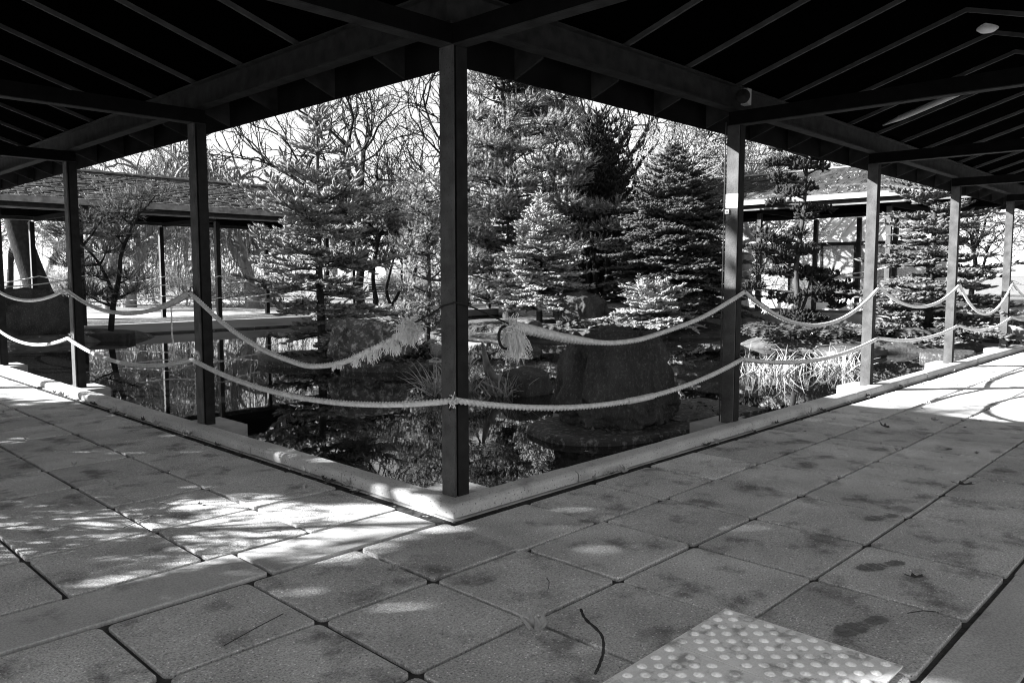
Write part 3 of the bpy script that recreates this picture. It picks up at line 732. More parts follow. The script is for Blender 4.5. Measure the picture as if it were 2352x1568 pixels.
def platform(label, c, rx, ry, rz, h, m='slab_wet', seed=1, name='stone_platform', pw=2.0):
    b_ = MB(); k = 48; V = []
    prof = [(1.0, -.25), (1.0, h - .03), (.985, h - .008), (.95, h), (.5, h + .002)]
    for r, z in prof:
        for i in range(k):
            a = 2 * math.pi * i / k; ca, sa = math.cos(a), math.sin(a)
            q = (abs(ca) ** pw + abs(sa) ** pw) ** (-1 / pw)
            wob = 1 + .035 * noise.noise(Vector((ca * 2 + seed, sa * 2, seed)))
            V.append((rx * r * q * ca * wob, ry * r * q * sa * wob, z))
    F = [(j * k + i, j * k + (i + 1) % k, (j + 1) * k + (i + 1) % k, (j + 1) * k + i) for j in range(len(prof) - 1) for i in range(k)] + [tuple((len(prof) - 1) * k + i for i in range(k))]
    b_.add(V, F); o = b_.obj(name, m, None, c); o.rotation_euler = (0, 0, rz); return tag(o, label, 'platform')
platform('rounded stone slab in the water carrying the large mossy boulder', (2.75, .86, 0), .86, .58, R(-12), .005, pw=2.6)
rock('boulder', 'large dark mossy boulder with flattened top on rounded slab behind the rope', (2.80, .93, .01), (.60, .53, .525), 'rock_dark', 3.4, taper=.36, flat_top=.72, rz=R(-46), skew=(-.02, .02), amp=.17, sub=6)
o = MB().box(-.55, .62, -.42, .45, -.2, .02).obj('stone_platform', 'slab_wet', None, (3.75, .72, 0)); o.rotation_euler = (0, 0, R(-14)); tag(o, 'square-edged wet stone slab between mossy boulder and tap-sign post', 'platform')
o = MB().box(-.13, .13, -.1, .1, -.2, .03).obj('pump_cover', 'plastic', None, (3.12, 1.75, 0)); tag(o, 'pale perforated pump cover behind the mossy boulder', 'cover')
o = MB().tube([(0, 0, 0), (1.0, .12, .02)], .012, 8).obj('pole', 'reed', None, (3.5, .2, -.03)); tag(o, 'thin pale pole floating on the water by the tap-sign post', 'pole')
platform('round stone slab under the tall blue spruce', (3.95, 7.75, 0), .95, .8, 0, .05, 'slab_wet', 2)
platform('round layered slab with leaf litter in front of the speckled boulder', (4.35, 6.05, 0), .92, .62, R(-40), .05, 'slab_wet', 4)
rock('boulder', 'speckled lichen boulder beside the tall blue spruce', (4.15, 6.6, .03), (.66, .56, .42), 'rock_lichen', 5.2, taper=.2, flat_top=.7, rz=R(-40), amp=.14)
rock('stepping_stone', 'flat pale stone at the end of the layered slab', (4.75, 5.55, -.06), (.3, .22, .09), 'concrete', 8.1, cat='stone', amp=.1, sub=4)
rock('rock', 'small black rock with reeds growing on it near the driftwood', (3.75, 2.95, -.1), (.28, .26, .20), 'rock_dark', 9.3, cat='rock', amp=.15, sub=4)
rock('boulder', 'dark upright boulder under the pale fir', (11.0, 8.0, .1), (.55, .5, .48), 'rock_dark', 12.5, amp=.2)
rock('boulder', 'broad dark boulder with pale flat top between fir and dense dark conifer', (12.1, 7.65, .12), (.75, .6, .40), 'rock_mid', 14.5, flat_top=.6, amp=.15, rz=R(-40))
rock('rock', 'low pointed rock at the foot of the pale fir', (9.55, 8.35, .05), (.32, .3, .18), 'rock_mid', 17.1, cat='rock', amp=.2, sub=4)
rock('boulder', 'huge dark boulder on the bank beside the leaning trunk', (1.65, 15.3, -.1), (.95, .8, .72), 'rock_dark', 21.7, amp=.16, flat_top=.7)
rock('rock', 'angular pale rock lying on the far deck edge near the bench', (11.55, 15.2, .12), (.42, .34, .2), 'rock_mid', 23.7, cat='rock', amp=.22, sub=4)
rock('rock', 'flat stone at the water edge below the ferns', (10.9, 1.9, -.1), (.75, .5, .12), 'rock_mid', 27.1, cat='rock', amp=.14, sub=4)
rock('rock', 'pale stone beside the black floating tray', (2.6, 14.7, -.1), (.35, .3, .14), 'rock_lichen', 29.1, cat='rock', amp=.14, sub=4)
platform('black tray-like slab floating near the far deck', (3.1, 14.55, 0), .5, .4, R(-40), .10, 'steel_dark', 6, 'floating_tray', 4)
platform('low square planting slab in the water beyond the third post', (11.6, .55, 0), .55, .4, R(10), .05, 'slab_wet', 7, pw=4)

def island(name, c, ra, rb, rz, h, seed):
    n = 34; V = [(0, 0, h)]; rings = 9
    for j in range(1, rings + 1):
        t = j / rings
        for i in range(n):
            a = 2 * math.pi * i / n; rr = t * (1 + .12 * noise.noise(Vector((math.cos(a) * 1.6, math.sin(a) * 1.6, seed))))
            x = ra * rr * math.cos(a); y = rb * rr * math.sin(a)
            z = h * (1 - t ** 4) - .12 * t ** 6 + .05 * noise.noise(Vector((x * 1.5, y * 1.5, seed)))
            V.append((x, y, z))
    F = [(0, 1 + i, 1 + (i + 1) % n) for i in range(n)]
    b_ = MB(); b_.v = V; b_.f = F + [(1 + j * n + i, 1 + (j + 1) * n + i, 1 + (j + 1) * n + (i + 1) % n, 1 + j * n + (i + 1) % n) for j in range(rings - 1) for i in range(n)]
    o = b_.obj(name, 'litter', None, c, True); o.rotation_euler = (0, 0, rz); return tag(o, kind='structure')
island('island', (12.4, 9.0, 0), 4.3, 2.9, R(-46), .24, 1.3)
island('island', (12.9, 2.5, 0), 2.5, 1.7, R(-40), .22, 4.3)
island('bank', (2.2, 15.2, 0), 2.2, 1.1, 0, .15, 7.3)
island('bank', (10.8, 15.0, 0), 3.2, 1.1, 0, .15, 9.3)

# ------------------------------------------------------------------ conifers
def shoot_template(sides, needles, seed, spread=.75, ln=.42, core=.42, nw=.11):
    r_ = np.random.default_rng(seed); V = []; F = []
    for x, r in ((0, core * .7), (.35, core), (.8, core * .8)):
        for i in range(sides):
            a = 2 * math.pi * (i + .5 * (x > .2)) / sides; V.append((x, r * math.cos(a) * .5, r * math.sin(a) * .5))
    V.append((1.02, 0, 0)); tip = len(V) - 1
    for j in range(2):
        for i in range(sides):
            a, b_, c, d = j * sides + i, j * sides + (i + 1) % sides, (j + 1) * sides + (i + 1) % sides, (j + 1) * sides + i
            F += [(a, b_, c), (a, c, d)]
    for i in range(sides): F.append((2 * sides + i, 2 * sides + (i + 1) % sides, tip))
    for k in range(needles):
        x = (k + r_.random()) / needles; a = r_.random() * 2 * math.pi; n = len(V)
        if math.sin(a) < -.3: a = -a
        dx = ln * (.45 + .3 * x); rr = spread * (.8 + .4 * r_.random())
        ta = a + math.pi / 2
        V += [(x, nw * math.cos(ta), nw * math.sin(ta)), (x, -nw * math.cos(ta), -nw * math.sin(ta)), (x + dx * .6, rr * math.cos(a), rr * math.sin(a))]
        F.append((n, n + 1, n + 2))
    return np.array(V, float), np.array(F)
SH_NEAR = shoot_template(6, 30, 1, core=.95, spread=.85); SH_MID = shoot_template(5, 16, 2, core=1.0, spread=.85); SH_FAR = shoot_template(4, 9, 3, core=.9, nw=.16)
SH_PINE = shoot_template(3, 22, 4, spread=1.1, ln=.9, core=.25, nw=.075); SH_PINE_FAR = shoot_template(3, 12, 5, spread=1.1, ln=.8, core=.3, nw=.13)

def make_conifer(name, label, base, H, rad, prof, whorls, nb, sl, sw_, tmpl, m, bark='bark', seed=1, t0=.08, droop=.25, lift=.15, rise=.25, tr=.07,
                 twist=0, side=.6, dens=1.0, jit=.22, group=None, flatness=.35, upb=.25, skew=(0, 0), bare_to=0.0, cat='tree', gaps=0.0):
    r_ = np.random.default_rng(seed); g = thing(name, label, cat, base, group)
    pts = np.array([(skew[0] * t + .02 * math.sin(5 * t + seed), skew[1] * t + .02 * math.cos(4 * t + seed), H * t) for t in np.linspace(0, 1, 14)])
    V, F = tube_np(np.vstack([[pts[0] - [0, 0, .15]], pts]), np.r_[tr * 1.2, tr * (1 - np.linspace(0, 1, 14)) ** .85 + .006], 8)
    link('trunk', mesh_np('trunk', V, np.array(F), bark, True), g)
    s0 = []; s1 = []; q0 = []; q1 = []; P = []; D = []; Ln = []; Wd = []
    zs = np.sort(r_.uniform(0, 1, whorls)) * 0 + np.linspace(0, 1, whorls)
    az0 = 0
    for zi in zs:
        t = t0 + (1 - t0) * zi * .985; az0 += 2.399
        L0 = rad * prof(zi)
        nbz = max(3, int(nb * (.55 + .45 * prof(zi)) + r_.random()))
        for k in range(nbz):
            if r_.random() < gaps: continue
            az = az0 + k * 2 * math.pi / nbz + r_.normal(0, .18); L = max(.06, L0 * (1 + r_.normal(0, jit))); tt = min(.99, t + r_.normal(0, .35) / whorls)
            root = np.array([skew[0] * tt, skew[1] * tt, H * tt]); h = np.array([math.cos(az), math.sin(az), 0.])
            rs = rise + .6 * zi * rise + r_.normal(0, .06) ; n = max(3, int(L / .12) + 2)
            ss = np.linspace(0, 1, n)
            C = root + h * (ss * L)[:, None] + np.array([0, 0, 1.]) * ((rs * ss - (droop * (1 - zi) + .05) * ss ** 1.6 + lift * ss ** 3) * L)[:, None]
            C[1:] += r_.normal(0, .010, (n - 1, 3)) * min(1, L)
            rb = .006 + .011 * L
            s0 += list(C[:-1]); s1 += list(C[1:]); q0 += list(rb * (1 - .85 * ss[:-1])); q1 += list(rb * (1 - .85 * ss[1:]))
            sd_ = np.cross(h, [0, 0, 1.])
            step = sl * .55 / dens; s_in = .18 + bare_to; m_ = max(1, int(L * (1 - s_in) / step))
            for j in range(m_ + 1):
                f = s_in + (1 - s_in) * (j + .5 * r_.random()) / (m_ + .5); f = min(f, 1)
                i = min(n - 2, int(f * (n - 1))); p = C[i] + (C[i + 1] - C[i]) * (f * (n - 1) - i); td = C[i + 1] - C[i]; td = td / (np.linalg.norm(td) + 1e-9)
                for sgn in (-1, 1):
                    TL = (1 - f) * L * side * r_.uniform(.6, 1.1) + sl * .6
                    dv = td * .72 + sgn * sd_ * .78 + np.array([0, 0, upb * r_.random() - flatness * .25 * TL]); dv /= np.linalg.norm(dv)
                    ns = max(1, int(TL / (sl * .62)))
                    for e in range(ns):
                        pp = p + dv * (TL * (e + .2) / ns) + np.array([0, 0, -.12 * (e / ns) ** 2 * TL])
                        for ww in ((0,) if e == ns - 1 else (-1, 1)):
                            d2 = dv + ww * .75 * np.cross(dv, [0, 0, 1.]) + r_.normal(0, .14, 3) + np.array([0, 0, upb * .8])
                            P.append(pp); D.append(d2); Ln.append(sl * r_.uniform(.75, 1.15)); Wd.append(sw_ * r_.uniform(.85, 1.15))
                    if TL > sl * 2: s0.append(p); s1.append(p + dv * TL); q0.append(.005); q1.append(.002)
            P.append(C[-1]); D.append(C[-1] - C[-2] + r_.normal(0, .01, 3)); Ln.append(sl * 1.1); Wd.append(sw_)
    # leader
    for k in range(6): P.append(pts[-1] - [0, 0, sl * .9 * k * .5]); D.append(np.array([r_.normal(0, .25), r_.normal(0, .25), 1.]) if k else np.array([0, 0, 1.])); Ln.append(sl * 1.3); Wd.append(sw_)
    V, F = frustums(s0, s1, q0, q1, 4); link('branches', mesh_np('branches', V, F, bark), g)
    P = np.array(P); D = np.array(D); U = np.tile([[0.02, 0.01, 1.]], (len(P), 1))
    V, F = instance(tmpl[0], tmpl[1], P, D, U, np.array(Ln), np.array(Wd))
    link('crown', mesh_np('crown', V, F, m), g); make_conifer.n += len(F)
    return g
make_conifer.n = 0
cone = lambda p: (lambda z: max(.04, (1 - z) ** p))
# tall blue spruce on the round slab
make_conifer('spruce_tree', 'tall blue spruce with narrow pointed top on the round slab', (4.2, 8.0, .03), 4.3, 1.08,
             lambda z: float(np.interp(z, [0, .1, .3, .5, .62, .72, .85, 1], [.85, .95, 1, .85, .58, .34, .18, .05])), 24, 6, .135, .040, SH_NEAR, 'spruce', seed=3, droop=.55, lift=.34, rise=.18, dens=.60, side=.6, jit=.34, gaps=.12)
make_conifer('fir_tree', 'small bright bushy fir with pale dense shoots in front of the boulders', (10.75, 9.0, .2), 2.95, 1.22,
             lambda z: (.75 + .25 * min(1, z / .2)) * max(.08, (1 - z ** 1.5) ** .9), 24, 8, .11, .040, SH_MID, 'fir', seed=5, droop=.30, lift=.12, rise=.20, t0=.12, dens=.70, side=.55, jit=.2, gaps=.06)
make_conifer('conifer_tree', 'dense dark broad conifer with tight layered shoots behind the tap-sign post', (13.35, 7.05, .2), 4.15, 1.72,
             lambda z: max(.08, (1 - z ** 1.7) ** .75), 30, 9, .125, .046, SH_MID, 'dark_conifer', 'bark_dark', seed=8, droop=.35, lift=.10, rise=.16, t0=.10, dens=.62, side=.55, jit=.13, upb=.2)
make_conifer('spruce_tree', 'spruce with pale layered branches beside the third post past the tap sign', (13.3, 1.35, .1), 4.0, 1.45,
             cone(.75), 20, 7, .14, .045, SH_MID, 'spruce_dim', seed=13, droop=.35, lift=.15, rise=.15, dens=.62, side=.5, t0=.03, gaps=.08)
make_conifer('conifer_tree', 'low spreading pale conifer at the foot of the dark conifer', (11.75, 6.55, .12), .95, 1.0,
             cone(.5), 9, 8, .09, .036, SH_MID, 'fir', seed=15, droop=.5, lift=.05, rise=.5, dens=.75, side=.6, t0=.02)
make_conifer('conifer_tree', 'narrow black conifer between ivy pine and dense dark conifer', (14.9, 10.6, .1), 5.6, 1.25,
             lambda z: max(.15, (1 - z ** 2.6)), 34, 8, .15, .065, SH_FAR, 'hinoki', 'bark_dark', seed=16, droop=.1, lift=.2, rise=.8, dens=.62, side=.5)

# pines: clumps of upward needles
def make_pine(name, label, base, H, stems, clumps, m, tmpl, sl, sw_, bark='bark', seed=1, tr=.1, group=None, flat_=.45, per=90, ivy=False):
    """stems: list of polylines (relative); clumps: (x,y,z,rx,rz) relative"""
    r_ = np.random.default_rng(seed); g = thing(name, label, 'tree', base, group)
    bb = MB()
    for st, r0, r1 in stems:
        C = catmull(st, 6); bb.tube(C, np.linspace(r0, r1, len(C)), 8)
    bb.obj('trunk', bark, g, smooth=True)
    allst = np.vstack([catmull(st, 6) for st, _, _ in stems]); s0 = []; s1 = []; q0 = []; q1 = []; P = []; D = []; Ln = []; Wd = []
    for cx_, cy_, cz_, rx, rz in clumps:
        c = np.array([cx_, cy_, cz_]); dist = np.linalg.norm(allst - c + np.array([0, 0, .35 * rx]), axis=1) + .6 * np.maximum(0, allst[:, 2] - c[2]); a = allst[dist.argmin()]
        mid = (a + c) / 2 + np.array([0, 0, -.08 * rx]); s0 += [a, mid]; s1 += [mid, c]; q0 += [.03 + .012 * rx, .02]; q1 += [.02, .012]
        n = int(per * rx * rx / .09)
        for k in range(n):
            a_ = r_.uniform(0, 2 * math.pi); rr = math.sqrt(r_.random()); lev = r_.uniform(-.55, 1)
            shell = math.sqrt(max(0, 1 - rr * rr)); p = c + np.array([rx * rr * math.cos(a_), rx * rr * math.sin(a_), rz * (shell * lev)])
            if k % 6 == 0: s0.append(c + (p - c) * .1); s1.append(p); q0.append(.010); q1.append(.004)
            o_ = np.array([math.cos(a_) * rr, math.sin(a_) * rr, .25 + .75 * max(0, lev)]); o_ += r_.normal(0, .25, 3)
            P.append(p); D.append(o_); Ln.append(sl * r_.uniform(.7, 1.2)); Wd.append(sw_ * r_.uniform(.8, 1.2))
    V, F = frustums(s0, s1, q0, q1, 5); link('branches', mesh_np('branches', V, F, bark), g)
    P = np.array(P); V, F = instance(tmpl[0], tmpl[1], P, np.array(D), np.tile([[.03, .02, 1.]], (len(P), 1)), np.array(Ln), np.array(Wd))
    link('crown', mesh_np('crown', V, F, m), g); make_conifer.n += len(F)
    if ivy:
        C = catmull(stems[0][0], 10); n = 900; idx = r_.integers(len(C) // 3, len(C), n); a_ = r_.uniform(0, 6.283, n); rr = r_.uniform(.10, .20, n)
        P = C[idx] + np.stack([np.cos(a_) * rr, np.sin(a_) * rr, r_.normal(0, .08, n)], 1)
        T = np.array([(0, 0, 0), (.5, .5, .05), (1, 0, -.05), (.5, -.5, .05)]); TF = np.array([(0, 1, 2), (0, 2, 3)])
        V, F = instance(T, TF, P, np.stack([np.cos(a_), np.sin(a_), r_.normal(-.4, .4, n)], 1), r_.normal(0, 1, (n, 3)), np.full(n, .10), np.full(n, .09))
        link('ivy', mesh_np('ivy', V, F, 'ivy'), g)
    return g
rv = np.array([.694, -.72, 0]); fv = np.array([.72, .694, 0])
def LV(l, d, z): return tuple(rv * l + fv * d + np.array([0, 0, z]))
def clump_list(rows, seed):
    r_ = np.random.default_rng(seed); out = []
    for l, d, z, rx, rz in rows:
        x, y, zz = LV(l, d, z); out.append((x, y, zz, rx, rz))
    return out
# central pine with ivy on the trunk: layered pads to both sides
rows = []; r_ = np.random.default_rng(77)
for z, wl, wr in ((6.6, .6, .6), (6.1, .9, .9), (5.5, 1.4, 1.5), (4.9, 1.5, 1.8), (4.3, 1.5, 2.0), (3.7, 1.4, 1.9), (3.1, 1.4, 1.8), (2.5, 1.5, 1.5), (1.9, 1.6, 1.5), (1.35, 1.5, 1.2), (.8, 1.3, .9)):
    for k in range(13):
        l = r_.uniform(-wl, wr * 1.1); rows.append((l, r_.uniform(-.9, .7), z + r_.normal(0, .16) - .10 * abs(l), r_.uniform(.32, .52), r_.uniform(.16, .30)))
make_pine('pine_tree', 'tall layered pine with ivy climbing its trunk behind the pale fir', (12.1, 11.3, .15), 6.8,
          [([LV(-.05, 0, -.2), LV(.05, 0, 1.5), LV(.0, .1, 3.2), LV(-.15, 0, 5.0), LV(-.2, 0, 6.9)], .17, .05)],
          clump_list(rows, 1), 'pine_light', SH_PINE_FAR, .19, .060, seed=21, per=52, ivy=True)
# young pine left of the corner post
rows = [(r_.normal(0, .28), r_.uniform(-.5, .5), z + r_.normal(0, .1), r_.uniform(.25, .4), r_.uniform(.16, .26)) for z in np.linspace(.3, 3.3, 13) for _ in range(4)]
make_pine('pine_tree', 'young pale pine standing close behind the corner post', (8.9, 10.9, .0), 3.4, [([LV(0, 0, -.2), LV(.05, 0, 1.5), LV(0, 0, 3.3)], .07, .03)], clump_list(rows, 2), 'pine_light', SH_PINE_FAR, .16, .052, seed=22, per=34)
# multi-stem pine with dark forked stems at the far deck
rows = [(r_.uniform(-1.3, 1.2), r_.uniform(-.7, .7), z, r_.uniform(.3, .5), r_.uniform(.2, .3)) for z in (1.7, 2.1, 2.5, 2.9, 3.3) for _ in range(5)]
make_pine('pine_tree', 'multi-stemmed pine with dark forked stems at the far deck near the bench', (10.65, 15.0, .1), 3.4,
          [([LV(0, 0, -.2), LV(-.15, 0, .5), LV(-.25, .1, 1.2), LV(-.1, 0, 2.0), LV(.1, .1, 3.0)], .08, .03), ([LV(.05, 0, -.1), LV(.3, 0, .35), LV(.55, 0, .9), LV(.6, 0, 1.7)], .06, .025), ([LV(.28, 0, .3), LV(.15, 0, .8), LV(.3, .1, 1.5), LV(.5, 0, 2.3)], .05, .02)],
          clump_list(rows, 3), 'pine', SH_PINE_FAR, .22, .06, 'bark_dark', seed=23, per=42)
# forked tree seen between the fir and the dark conifer
rows = [(r_.uniform(-.8, .8), r_.uniform(-.5, .5), z, r_.uniform(.3, .42), r_.uniform(.15, .24)) for z in (1.5, 1.85, 2.3, 2.8) for _ in range(4)]
make_pine('pine_tree', 'forked bare-stemmed pine with two trunks behind the broad boulder', (13.4, 9.3, .2), 2.8,
          [([LV(0, 0, -.2), LV(-.08, 0, .5), LV(-.16, 0, 1.5)], .08, .05), ([LV(.05, 0, -.1), LV(.12, 0, .5), LV(.2, 0, 1.6)], .07, .04), ([LV(-.3, .1, -.1), LV(-.32, .1, 1.6)], .06, .04)],
          clump_list(rows, 4), 'pine_light', SH_PINE_FAR, .16, .055, 'bark_dark', seed=24, per=50)
# leaning pine on the left bank
rows = [(l, d, z, rx * .8, rz * .85) for l, d, z, rx, rz in ((-.75, 0, 2.15, .5, .24), (-.3, .1, 2.4, .55, .28), (.2, -.1, 2.6, .55, .26), (.65, 0, 2.85, .45, .2), (.95, 0, 2.95, .32, .15), (-.9, 0, 1.5, .4, .18), (-.5, .2, 1.25, .45, .18), (-.1, -.1, 1.75, .45, .2), (.3, 0, 1.2, .35, .14), (-.6, 0, .85, .5, .18), (.35, 0, .9, .4, .15), (.05, .1, 2.1, .5, .2), (-.2, 0, .75, .4, .15))]
make_pine('pine_tree', 'leaning pine with a brush-like crown on the far left bank by the tray', (3.3, 14.6, .05), 3, [([LV(-.15, 0, -.2), LV(-.05, 0, .6), LV(.1, 0, 1.2), LV(.2, 0, 1.8), LV(.6, 0, 2.6)], .07, .03), ([LV(.0, 0, .8), LV(-.3, 0, 1.5), LV(-.7, 0, 2.0)], .04, .02)],
          clump_list(rows, 5), 'pine', SH_PINE, .24, .055, 'bark_dark', seed=25, per=40)

# open scaly cypress in front of the glass house
rows = []; r_ = np.random.default_rng(5)
for z, wl, wr, n in ((.3, .8, .6, 5), (.75, 1.0, .9, 8), (1.1, 1.0, .7, 8), (1.5, .95, .35, 8), (1.8, .7, .2, 4), (2.3, .25, .5, 3), (2.75, .5, .6, 5), (3.2, .65, .5, 7), (3.6, .5, .35, 4)):
    for k in range(n):
        rows.append((r_.uniform(-wl, wr), r_.uniform(-.35, .35), z + r_.normal(0, .1), r_.uniform(.13, .24), r_.uniform(.07, .13)))
rows += [(.55, 0, .55, .16, .08), (.8, 0, .45, .14, .09), (1.0, 0, .65, .2, .12), (1.05, 0, .85, .15, .1)]
make_pine('cypress_tree', 'open crooked cypress with dark tufts in front of the glass house', (12.5, 3.6, .25), 4,
          [([LV(0, 0, -.2), LV(.02, 0, .5), LV(-.03, 0, 1.2), LV(.05, 0, 2.0), LV(.1, 0, 2.6), LV(.12, 0, 3.6)], .075, .03), ([LV(.05, 0, .2), LV(.2, 0, .65), LV(.3, 0, 1.1)], .04, .025),
           ([LV(.3, 0, 1.0), LV(.6, 0, .7), LV(.75, 0, .45), LV(.95, 0, .45), LV(1.05, 0, .7)], .035, .015)],
          clump_list(rows, 6), 'hinoki', SH_FAR, .085, .05, 'bark', seed=26, per=190)

# ------------------------------------------------------------------ leafless trees
def bare_tree(seed, H, spread=.55, depth=6, r0=.14, weep=0.0, kink=.22, split=3, upw=.25, strands=0):
    r_ = np.random.default_rng(seed); S0 = []; S1 = []; Q0 = []; Q1 = []; T0 = []; T1 = []; W0 = []; W1 = []; tips = []
    def grow(p, d, L, r, lev):
        n = 4 if lev < 2 else 3; q = p
        for i in range(n):
            d = d + r_.normal(0, kink, 3) + np.array([0, 0, upw * .25 - weep * .12 * lev]); d = d / np.linalg.norm(d); nq = q + d * L / n
            a, b_ = r * (1 - .35 * i / n), r * (1 - .35 * (i + 1) / n)
            (S0 if lev < 2 else T0).append(q); (S1 if lev < 2 else T1).append(nq); (Q0 if lev < 2 else W0).append(a); (Q1 if lev < 2 else W1).append(b_)
            q = nq
            if lev < depth and i >= 1 and r_.random() < .75:
                side_ = r_.normal(0, 1, 3); side_ -= d * (side_ @ d); side_ /= np.linalg.norm(side_)
                grow(q, d * (1 - spread * .6) + side_ * spread * 1.1 + np.array([0, 0, upw * .3]), L * r_.uniform(.5, .75), r * .52, lev + 1)
        if lev < depth:
            for k in range(split - 1 if lev else split):
                side_ = r_.normal(0, 1, 3); side_ -= d * (side_ @ d); side_ /= np.linalg.norm(side_)
                grow(q, d + side_ * spread * r_.uniform(.7, 1.3), L * r_.uniform(.62, .82), r * .62, lev + 1)
        else: tips.append(q)
    grow(np.array([0, 0, -.2]), np.array([0, 0, 1.]), H * .30, r0, 0)
    if strands:
        for k in range(strands):
            q = T1[r_.integers(len(T1))].copy(); d = r_.normal(0, .35, 3); d[2] = .1
            for i in range(7):
                d = d * .75 + np.array([0, 0, -.35]) + r_.normal(0, .05, 3); nq = q + d / np.linalg.norm(d) * r_.uniform(.2, .36)
                if nq[2] < .3: break
                T0.append(q); T1.append(nq); W0.append(.008); W1.append(.006); q = nq
    mx = lambda a, m_: np.maximum(np.array(a), m_)
    return (frustums(S0, S1, Q0, Q1, 7), frustums(T0, T1, mx(W0, .0055), mx(W1, .005), 3))
BT = {}
def bare_proto(key, m_tr, m_tw, **kw):
    a, b_ = bare_tree(**kw); BT[key] = (mesh_np('trunk', a[0], a[1], m_tr, True), mesh_np('crown', b_[0], b_[1], m_tw)); make_conifer.n += len(a[1]) + len(b_[1])
def put_bare(key, label, loc, rz=0, sc_=1.0, group=None, name='bare_tree'):
    g = thing(name, label, 'tree', loc, group, rz); g.scale = (sc_,) * 3
    link('trunk', BT[key][0], g); link('crown', BT[key][1], g); return g
bare_proto('a', 'bark_dark', 'bark_dark', seed=41, H=10.5, spread=.55, depth=5, r0=.16, kink=.24, upw=.25)
bare_proto('b', 'bark_pale', 'twig_bg', seed=43, H=10, spread=.62, depth=6, r0=.26, kink=.28, upw=.15)
bare_proto('w', 'bark_pale', 'twig_bg', seed=44, H=9, spread=.6, depth=5, r0=.30, kink=.24, upw=.1, strands=1100)
bare_proto('s', 'twig_pale', 'twig_pale', seed=46, H=3.2, spread=.75, depth=5, r0=.05, kink=.32, upw=.1, split=4)
bare_proto('t', 'twig_pale', 'twig_pale', seed=47, H=4.0, spread=.7, depth=4, r0=.06, kink=.3, weep=.5, upw=.0, split=4, strands=160)
put_bare('a', 'leafless many-branched tree rising behind the tall blue spruce', (15.2, 22.3, 0), .4, 1.15)
put_bare('w', 'weeping leafless tree hanging over the far mossy roof', (12.9, 26.8, 0), 1.0, 1.05)
put_bare('w', 'second weeping tree behind the first strip-side post and mossy roof', (9.6, 31.0, 0), 4.4, 1.1)
put_bare('b', 'pale-trunked tree with sunlit bark standing on the far lawn', (7.9, 28.2, 0), 2.6, .9)
put_bare('b', 'leafless tree with thick bent limbs behind the dense dark conifer', (22.5, 13.5, 0), .0, 1.0)
put_bare('b', 'leafless pale-barked tree beside the glass house', (21.3, 9.4, 0), 2.1, 1.0)
put_bare('b', 'gnarled leafless tree behind the glass house', (33.5, 11.4, 0), 4.0, 1.2)
put_bare('a', 'leafless dark-branched tree between ivy pine and dense dark conifer', (21.2, 14.8, 0), 2.2, 1.1)
put_bare('a', 'leafless tree with fine crossing branches behind the forked pine', (19.6, 21.0, 0), 5.0, 1.25)
k = 0; r_ = np.random.default_rng(99)
for i in range(17):
    l = -26 + 3.2 * i + r_.normal(0, .6); d = 41 + r_.uniform(-3, 12); p = np.array(CAM) + rv * l * 1.15 + fv * d
    put_bare('b' if i % 3 else 'a', 'distant leafless park tree in the row beyond the gravel path', (p[0], p[1], 0), r_.uniform(0, 6), r_.uniform(.8, 1.25), 'distant park trees')
for i in range(20):
    l = -23 + 1.7 * i + r_.normal(0, .4); d = 36 + r_.uniform(-1.5, 4) if i > 8 else 31 + r_.uniform(-2, 5); p = np.array(CAM) + rv * l + fv * d
    put_bare('s' if i % 3 else 't', ('pale twiggy leafless shrub in the park thicket' if i % 3 else 'drooping grey leafless shrub in the park thicket'), (p[0], p[1], 0), r_.uniform(0, 6), r_.uniform(.8, 1.3),
             'pale shrubs in the park thicket' if i % 3 else 'drooping shrubs in the park thicket', 'bare_shrub')
# big leaning trunk by the left boulder
g = thing('leaning_tree', 'thick dark trunk leaning behind the huge boulder', 'tree', (4.3, 23.6, 0))
bb = MB(); bb.tube(catmull([LV(.25, 0, -.2), LV(.05, 0, .6), LV(-.35, 0, 1.9), LV(-.7, 0, 3.4), LV(-.9, 0, 5.5)], 6), np.linspace(.42, .22, 25), 10); bb.obj('trunk', 'bark_dark', g, smooth=True)
bb = MB(); bb.tube(catmull([LV(.2, 0, .9), LV(.6, 0, .45), LV(.9, 0, -.1)], 5), np.linspace(.10, .12, 11), 7); bb.obj('root_limb', 'bark', g, smooth=True)
# unseen trees outside the left arm, shaped to dapple the walkway with shade
for i, (c, T, h, r0) in enumerate(((-.80, 9.0, 7.6, .60), (-1.5, 9.6, 7.6, .66), (-2.15, 8.8, 7.2, .5), (1.35, 9.0, 6.8, .66), (2.3, 8.6, 6.8, .66), (3.2, 9.2, 6.3, .68), (4.1, 9.0, 5.5, .62))):
    make_conifer('shade_conifer', 'unseen columnar conifer shading the walkway from outside the strip-side gallery', (-.755 * T + .656 * c - .8, .656 * T + .755 * c, 0), h, r0 * 1.15, lambda z: max(.25, (1 - z ** 3.5)), 26, 7, .20, .085, SH_FAR, 'dark_conifer', seed=60 + i, dens=.75 if c < 0 else .6, side=.55, gaps=0 if c < 0 else .08, droop=.05, rise=.5, group='unseen shade conifers outside the gallery')

